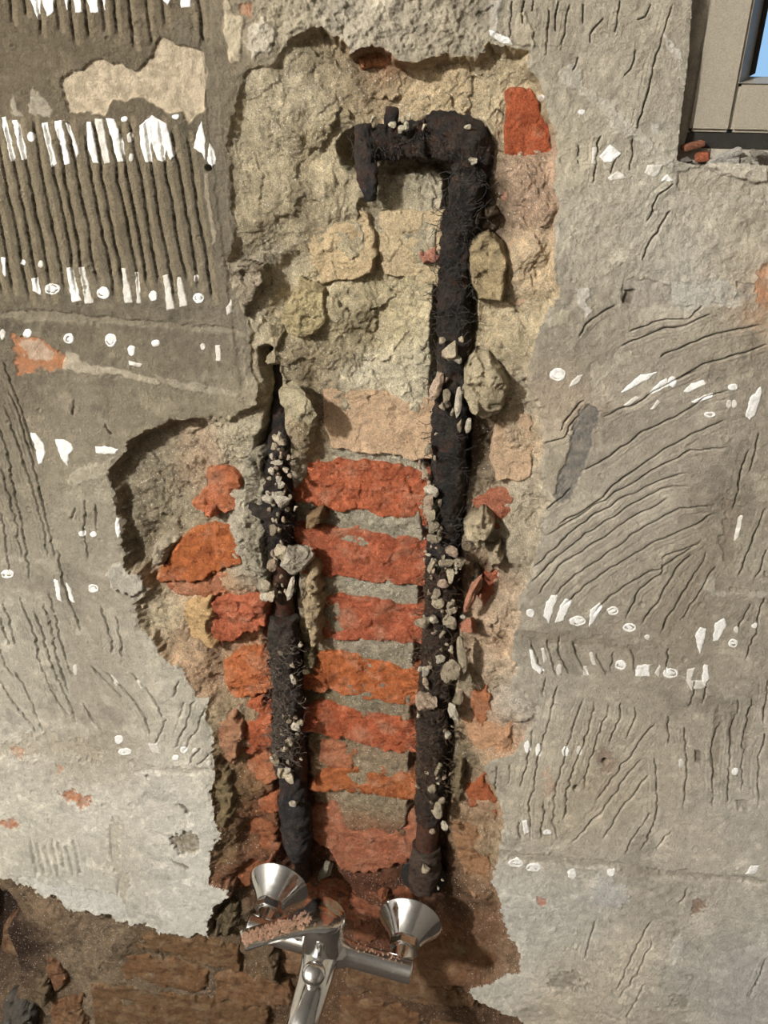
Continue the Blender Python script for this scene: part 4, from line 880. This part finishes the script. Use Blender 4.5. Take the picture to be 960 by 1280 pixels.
o = tube('crosspiece', pp([(448,184,-18,34),(480,182,-16,40),(505,178,-15,42),(535,174,-14,48)]), 'pipe_lagging', (40,34,30), None, amp=(3.0, 1.8), seed=31); kp(o, pipeR); crs = o
o = tube('end_flap', pp([(452,156,-8,20),(455,180,-6,26),(458,210,-6,26),(462,236,-8,22),(464,250,-12,12)]), 'pipe_lagging', (44,44,46), None, amp=(1.6, 1.4), seed=41, flat=.7); kp(o, pipeR)
o = tube('end_knob', pp([(486,176,-14,14),(488,156,-8,16),(490,142,-5,18),(491,134,-5,14)]), 'pipe_lagging', (36,34,34), None, amp=(1, .8), seed=43); kp(o, pipeR)

o = tube('lagging', pp([(346,432,-30,10),(348,465,-30,12),(350,500,-28,16),(349,540,-22,26),(347,580,-18,36),(346,620,-17,38),(348,660,-17,38),(352,700,-20,32)]), 'pipe_lagging', (40,34,33), None, amp=(1.8, 1.2), seed=61); kp(o, pipeL)
o = tube('bare_pipe', pp([(351,690,-24,26),(353,740,-24,26),(356,790,-24,26),(362,860,-24,24),(372,940,-26,22),(374,985,-26,22)]), 'rust', None, None, amp=(.5, .4), seed=63); kp(o, pipeL)
o = tube('bare_pipe', pp([(373,1050,-26,20),(377,1075,-34,19),(380,1096,-42,18)]), 'rust', None, None, amp=(.6, .5), seed=71); kp(o, pipeL)
o = tube('crust_lagging', pp([(354,770,-15,34),(355,800,-14,38),(358,840,-14,38),(361,880,-14,38),(358,915,-15,32),(353,945,-17,26),(354,965,-18,18)]), 'pipe_lagging', (72,64,56), None, amp=(2.6, 1.8), seed=65); kp(o, pipeL); crL = o
o = tube('coupling', pp([(362,960,-20,22),(366,985,-18,32),(369,1010,-16,36),(371,1035,-16,36),(373,1052,-17,34),(374,1068,-22,24)]), 'pipe_lagging', (44,44,48), None, amp=(2.0, 1.4), seed=67); kp(o, pipeL)
o = tube('pipe_bracket', pp([(312,636,-4,16),(330,641,-2,20),(350,647,-2,14)]), 'pipe_lagging', (58,52,44), None, amp=(1.4, 1), seed=69, flat=.6); kp(o, pipeL)

# crumbs of mortar stuck to the lagging: parts of the pipe they cling to
def crumb(par, px, py, d, w, h, c):
    o = rock('mortar_crumb', px, py, d, w, h, c, None, big=w > 16); kp(o, par)
GREY = [(202,186,158), (182,168,142), (212,200,178), (168,154,130), (194,170,146)]
SP_R = [(540,612,16,14),(537,625,12,20),(549,626,9,12),(538,640,13,18),(540,655,14,16),(550,664,9,14),(543,674,20,12),(566,688,16,14),(540,705,12,18),(573,703,18,10),(556,705,22,12),(564,718,11,18),(552,728,16,10),(545,740,10,14),(549,752,15,18),(562,756,12,10),(530,780,22,16),(543,774,16,12),(563,776,16,17),(553,792,7,12),(566,762,12,10),
 (562,835,24,30),(549,822,12,10),(576,815,14,34),(530,837,10,14),(531,851,9,9),(533,877,28,24),(567,888,12,30),(560,918,14,12),(548,960,8,16),(541,985,10,14),(547,1010,14,18),(553,1000,8,10),(556,1032,8,10),(532,1086,16,12),
 (535,560,10,12),(530,590,9,12),(557,492,10,16),(560,505,12,10),(553,508,9,10),(566,515,8,14),(575,533,8,18),(585,530,10,14),(572,500,10,26),(563,440,22,34),(572,448,12,10),(552,424,8,8),(577,424,6,10),(545,480,16,26)]
rc = random.Random(5)
for x, y, w, h in SP_R: crumb(pipeR, x, y, (-15 + 19 + rc.uniform(-3, 2)) / 1000, w, h, rc.choice(GREY))
for x, y, w, h in [(505,150,8,8),(491,155,9,8),(500,160,10,8),(507,157,8,8),(512,144,6,6),(466,148,7,7),(585,158,8,6),(592,200,10,8),(530,158,7,6)]: crumb(pipeR, x, y, .006, w, h, (206,196,170))
for x, y, w, h, c in [(351,551,12,14,0),(342,556,8,9,0),(350,543,8,10,2),(347,578,14,7,2),(340,588,8,9,2),(347,597,8,8,2),(350,604,10,9,2),(340,570,6,7,2),(345,620,18,12,2),(353,628,22,18,2),(335,623,12,10,2),(340,660,10,12,3),(349,662,9,10,0),(366,700,40,42,2),(352,688,14,20,0),(341,706,11,20,4),(342,692,8,10,4),(363,733,9,22,2),(339,742,14,14,0),(330,730,12,14,0),(333,745,13,12,2),
 (366,848,9,11,2),(376,806,9,8,2),(370,908,10,12,2),(362,925,9,10,0),(357,935,10,12,0),(345,950,9,12,3),(350,965,10,12,0),(362,970,13,14,0),(358,962,8,8,2),(367,1004,9,8,2),(340,948,8,8,0),(376,903,8,9,0),(355,895,8,8,3),(365,830,7,9,0),(350,815,9,7,3)]:
    crumb(pipeL, x, y, (2 + rc.uniform(-2, 2)) / 1000, w, h, GREY[c])
for k in range(110):
    x0, y0, w0, h0 = rc.choice(SP_R[:33] + SP_R[34:38])
    crumb(pipeR, x0 + rc.gauss(0, 9), y0 + rc.gauss(0, 11), rc.uniform(-6, 4) / 1000, rc.uniform(3, 7.5), rc.uniform(3, 8), rc.choice(GREY))
for k in range(80):
    y0 = rc.choice([560, 590, 625, 640, 690, 700, 735, 900, 930, 960]); x0 = np.interp(y0, [440, 560, 650, 720, 900, 960], [346, 347, 346, 350, 362, 356])
    crumb(pipeL, x0 + rc.gauss(0, 9), y0 + rc.gauss(0, 12), rc.uniform(-5, 3) / 1000, rc.uniform(3, 7.5), rc.uniform(3, 8), rc.choice(GREY))
# shaggy fibres of the lagging
def fibres(name, par, rows, count, color, seed, rad=.00022, span=16):
    rr = random.Random(seed); vs, fs = [], []
    for _ in range(count):
        k = rr.randrange(len(rows) - 1); t = rr.random()
        x = rows[k][0] * (1 - t) + rows[k + 1][0] * t; y = rows[k][1] * (1 - t) + rows[k + 1][1] * t; w = rows[k][3]
        ph = rr.uniform(-1.3, 1.3)
        s_ = mm_px(x, y); c = P3(x, y, rows[k][2] / 1000)
        R_ = w * .5 * s_ * 1.04
        p = c + Vector((math.sin(ph) * R_, -math.cos(ph) * R_, 0)); d = Vector((rr.gauss(0, 1), rr.gauss(-.25, .4), rr.gauss(0, 1))).normalized()
        b0 = len(vs); nseg = 6
        for q in range(nseg + 1):
            for a in range(3): vs.append(p + Vector((math.cos(a * 2.09) * rad, math.sin(a * 2.09) * rad * .6, math.sin(a * 2.09) * rad)))
            d = (d + Vector((rr.gauss(0, .45), rr.gauss(0.02, .2), rr.gauss(0, .45)))).normalized(); p = p + d * span / 1000 / nseg
        for q in range(nseg):
            for a in range(3): fs.append((b0 + q * 3 + a, b0 + q * 3 + (a + 1) % 3, b0 + q * 3 + 3 + (a + 1) % 3, b0 + q * 3 + 3 + a))
    me = raw_mesh(name, np.array([v[:] for v in vs]), np.array(fs)); o = finish(bpy.data.objects.new(name, me), None, 'fibre', color); kp(o, par); o['kind'] = 'stuff'
fibres('fibre_tufts', pipeR, [(553,695,-16,38),(546,800,-16,36),(541,900,-16,38),(538,990,-16,36)], 620, (96,78,60), 1, .00028)
fibres('fibre_tufts', pipeR, [(588,205,-14,44),(572,300,-15,44),(565,450,-15,42),(560,600,-15,46),(553,695,-16,38)], 520, (64,60,56), 2, .00026)
fibres('fibre_tufts', pipeR, [(455,186,-16,36),(500,178,-15,42),(545,172,-13,50),(590,190,-12,58)], 420, (72,62,52), 4, .00026, 13)
fibres('fibre_tufts', pipeL, [(347,560,-18,34),(346,640,-17,38),(351,700,-20,34)], 160, (66,56,48), 6, .00026, 12)
fibres('fibre_tufts', pipeL, [(355,790,-14,40),(360,880,-14,40),(356,940,-16,28)], 300, (112,100,88), 3, .00028)

# loose chunks
def chunk(px, py, d, w, h, c, label, **kw):
    return tag(rock('mortar_chunk', px, py, d, w, h, c, **kw), label, 'rubble', 'loose mortar chunks in the chase')
chunk(371, 505, .008, 44, 42, (192, 178, 146), 'angular mortar chunk wedged beside the left pipe, below the dark crack', mesh=rock_mesh(201, .5))
chunk(344, 450, -.006, 18, 20, (170, 156, 128), 'small mortar chunk at the very top of the left pipe')
chunk(344, 419, -.004, 20, 26, (164, 150, 122), 'mortar chunk just above the top end of the left pipe')
chunk(590, 742, .004, 16, 44, (186, 132, 106), 'long pinkish brick shard leaning on the right pipe', spin=.25)
chunk(584, 782, .002, 24, 30, (180, 122, 96), 'rounded reddish brick lump low beside the right pipe')
chunk(585, 848, -.002, 22, 34, (160, 146, 120), 'grey mortar lump beside the right pipe under the reddish brick lump')
chunk(406, 1090, -.030, 16, 20, (150, 142, 124), 'flat pale shard lying behind the left tap rosette', spin=.6)
chunk(478, 1118, -.034, 16, 12, (150, 96, 66), 'small brown brick shard behind the tap lever')
# on the window sill
def sill_bit(name, px, py, yy, w, h, c, label, spin=0, mesh=None, deep=None):
    o = rock(name, px, py, -yy, w, h, c, None, mesh=mesh, spin=spin, deep=deep); tag(o, label, 'rubble', 'rubble on the window sill'); return o
def slab(name, px, py, yy, w, h, t, c, label, rz, ry, mat='stone'):
    s_ = mm_px(px, py, -yy)
    me = box_mesh(name, (-w * s_ / 2, -t / 2, -h * s_ / 2), (w * s_ / 2, t / 2, h * s_ / 2), .0012)
    o = finish(bpy.data.objects.new(name, me), None, mat, c); o.location = P3(px, py, -yy); o.rotation_euler = (.15, ry, rz); tag(o, label, 'rubble', 'rubble on the window sill'); return o
slab('brick_shard', 866, 182, .010, 28, 7, .008, (176, 120, 92), 'thin orange tile shard at the back corner of the window sill', .3, -.25, 'brick')
slab('brick_shard', 878, 196, .006, 18, 11, .008, (164, 96, 70), 'small brick shard in front of the tile shard on the sill', -.3, -.12, 'brick')
slab('plaster_sliver', 905, 196, .005, 44, 8, .007, (204, 198, 186), 'long white plaster sliver lying aslant on the window sill', .2, -.42)
slab('plaster_sliver', 914, 202, .004, 20, 9, .007, (182, 176, 164), 'short grey plaster sliver under the long white one', -.2, -.1)
sill_bit('mortar_chunk', 950, 194, .006, 34, 14, (168, 160, 146), 'flat grey mortar chunk on the sill at the right edge of the picture')
sill_bit('mortar_chunk', 856, 201, .005, 22, 10, (128, 122, 112), 'grey mortar chunk in the left corner of the window sill')
sill_bit('mortar_chunk', 930, 202, .004, 26, 9, (176, 168, 154), 'pale mortar chunk on the sill front beside the white sliver')

# ------------------------------------------------------------------ the tap
tap = tag(empty('mixer_tap', (0, 0, 0)), 'dusty chrome wall mixer tap with lever turned left and two flared rosettes', 'tap')
A_ = P3(349, 1106, .010); B_ = P3(513, 1150, .022)
S_ = (B_ - A_).length / .150                                   # scale against a 150 mm mixer
ex = (B_ - A_).normalized(); ey = Vector((0, -1, 0)); ey = (ey - ex * ey.dot(ex)).normalized(); ez = ex.cross(ey) * -1
if ez.z < 0: ez = -ez
mid = (A_ + B_) / 2
tap.location = mid
def TL(x, y, z): return mid + (ex * x + ey * y + ez * z) * (S_ / 1000)
def lathe(name, origin, axis, prof, parent, mat='chrome', seg=56, smooth=True):
    ax = axis.normalized(); t1 = ax.orthogonal().normalized(); t2 = ax.cross(t1)
    co, fs = [], []
    for (h, r) in prof:
        for k in range(seg):
            a = 2 * math.pi * k / seg; co.append(origin + (ax * h + (t1 * math.cos(a) + t2 * math.sin(a)) * r) * (S_ / 1000))
    n = len(prof)
    for i in range(n - 1):
        for k in range(seg): fs.append((i * seg + k, i * seg + (k + 1) % seg, (i + 1) * seg + (k + 1) % seg, (i + 1) * seg + k))
    me = bpy.data.meshes.new(name); me.from_pydata([c[:] for c in co], [], fs + [tuple(range(seg))[::-1], tuple(range((n - 1) * seg, n * seg))])
    bm = bmesh.new(); bm.from_mesh(me); bmesh.ops.recalc_face_normals(bm, faces=bm.faces); bm.to_mesh(me); bm.free()
    for p in me.polygons: p.use_smooth = smooth and len(p.vertices) == 4
    try: me.set_sharp_from_angle(angle=math.radians(38))
    except Exception: pass
    o = finish(bpy.data.objects.new(name, me), None, mat); keep(o, tap)
    if parent is not tap:
        o.parent = parent; o.matrix_parent_inverse = Matrix.Identity(4) if parent.parent is None else Matrix.Identity(4)
        o.matrix_parent_inverse = (Matrix.Translation(tap.location) @ parent.matrix_parent_inverse).inverted()
    return o
for sx_ in (-75, 75):
    ros = lathe('rosette', TL(sx_, 0, 0), ey, [(-2, 31), (0, 33.5), (1.5, 34), (3, 33), (8, 28), (16, 22), (23, 17.5), (27, 15.5), (28, 13), (27, 11)], tap)
    lathe('nut', TL(sx_, 0, 0), ey, [(26, 14.5), (27, 15.5), (36, 15.5), (37, 14)], ros, seg=6, smooth=False)
    lathe('inlet', TL(sx_, 0, 0), ey, [(-12, 10), (20, 10), (36, 11.5), (52, 11.5)], ros, mat='chrome')
lathe('arm', TL(0, 56, 0), ex, [(-88, 10.5), (-87, 12), (-24, 12), (-18, 14), (-10, 18)], tap)
lathe('arm', TL(0, 56, 0), ex, [(10, 18), (18, 14), (24, 12), (87, 12), (88, 10.5)], tap)
up = (ez * .96 + ey * .05).normalized()
bodyc = TL(-6, 58, 0)
lathe('body', bodyc, up, [(-24, 12), (-22, 17), (-12, 21), (4, 22), (20, 21.5), (36, 21), (36.5, 19.5)], tap)
cap = lathe('handle_cap', bodyc, up, [(37, 19.5), (37.5, 22), (48, 22), (53, 20), (55, 16), (55.5, 0.5)], tap)
# lever: a flat paddle from the cap out to the left and forwards
ctop = bodyc + up * (54 * S_ / 1000)
tip = on_level(303, 1180, ctop.z + .001)
dv = (tip - ctop); Llev = dv.length; dv.normalize(); sd_ = dv.cross(Vector((0, 0, 1))).normalized(); upv = sd_.cross(dv).normalized()
bm = bmesh.new()
rings = []
for t, wd_, th, rise in [(-.17, 12, 4, 0), (-.13, 17, 6, 0), (-.04, 20, 8, 0), (.08, 20, 8, .0), (.2, 15, 7, .5), (.4, 12, 5.5, 1.5), (.7, 11, 4.5, 3), (.97, 11, 4, 4), (1.0, 10, 3.4, 4)]:
    c = ctop + dv * (t * Llev) + upv * (rise * S_ / 1000)
    r_ = []
    for a, b_ in [(-1, -.6), (-1, .55), (-.86, 1), (.86, 1), (1, .55), (1, -.6), (.7, -1), (-.7, -1)]:
        r_.append(bm.verts.new(c + sd_ * (a * wd_ * S_ / 1000) + upv * (b_ * th * .5 * S_ / 1000)))
    rings.append(r_)
for r0, r1 in zip(rings, rings[1:]):
    for k in range(8): bm.faces.new((r0[k], r0[(k + 1) % 8], r1[(k + 1) % 8], r1[k]))
bm.faces.new(rings[0]); bm.faces.new(rings[-1][::-1]); bmesh.ops.recalc_face_normals(bm, faces=bm.faces)
me = bpy.data.meshes.new('lever'); bm.to_mesh(me); bm.free()
for p in me.polygons: p.use_smooth = True
me.set_sharp_from_angle(angle=math.radians(40))
lever = keep(finish(bpy.data.objects.new('lever', me), None, 'chrome'), tap)
# brick dust caked along the lever
vs, fs = [], []; rr = random.Random(9)
base_ = CRUMBS[2]; bc = np.array([v.co[:] for v in base_.vertices]); bf = [tuple(p.vertices) for p in base_.polygons]
for k in range(430):
    t = rr.uniform(.12, .99)
    side = rr.gauss(.05, .36) * (11 if t > .3 else 13); r_ = rr.uniform(.9, 2.6)
    if abs(side) > 9.5: continue
    rise = 4 * t + 2.6
    c = ctop + dv * (t * Llev) + sd_ * (side * S_ / 1000) + upv * (rise * S_ / 1000)
    b0 = len(vs); f_ = np.array([rr.uniform(.8, 1.3), rr.uniform(.8, 1.3), rr.uniform(.35, .7)])
    vs += [tuple(np.array(c) + q * f_ * r_ * S_ / 1000) for q in bc]; fs += [tuple(b0 + i for i in f) for f in bf]
for sgn in (1,):
    for k in range(40):
        t = rr.uniform(22, 80); c = TL(t, 56 + rr.gauss(-2, 3), 12)
        b0 = len(vs); r_ = rr.uniform(.8, 1.9)
        vs += [tuple(np.array(c) + q * r_ * np.array([1, 1, .5]) * S_ / 1000) for q in bc]; fs += [tuple(b0 + i for i in f) for f in bf]
me = bpy.data.meshes.new('brick_dust'); me.from_pydata(vs, [], fs)
o = keep(finish(bpy.data.objects.new('brick_dust', me), None, 'stone', (214, 172, 144)), tap); o['kind'] = 'stuff'; o['label'] = 'pinkish brick dust caked on the lever'
# spout: oval tube running forward and a little left, out of the bottom of the frame
zs = bodyc.z - .004
s0 = bodyc; s1 = on_level(392, 1232, zs + .002); s2 = on_level(376, 1285, zs - .008); s3 = on_level(366, 1330, zs - .03)
o = tube('spout', [tuple(s0) + (.020 * S_,), tuple(s1) + (.0165 * S_,), tuple(s2) + (.0155 * S_,), tuple(s3) + (.0145 * S_,)], 'chrome', None, None, amp=(0, 0), flat=1.0, stepmm=3)
keep(o, tap)
kb = on_level(394, 1214, zs + .021 * S_)
lathe('diverter_knob', kb - up * (6 * S_ / 1000), (up + ey * .5).normalized(), [(0, 9), (6, 9.5), (12, 11.5), (15, 10.5), (17.5, 7), (18, .5)], tap)
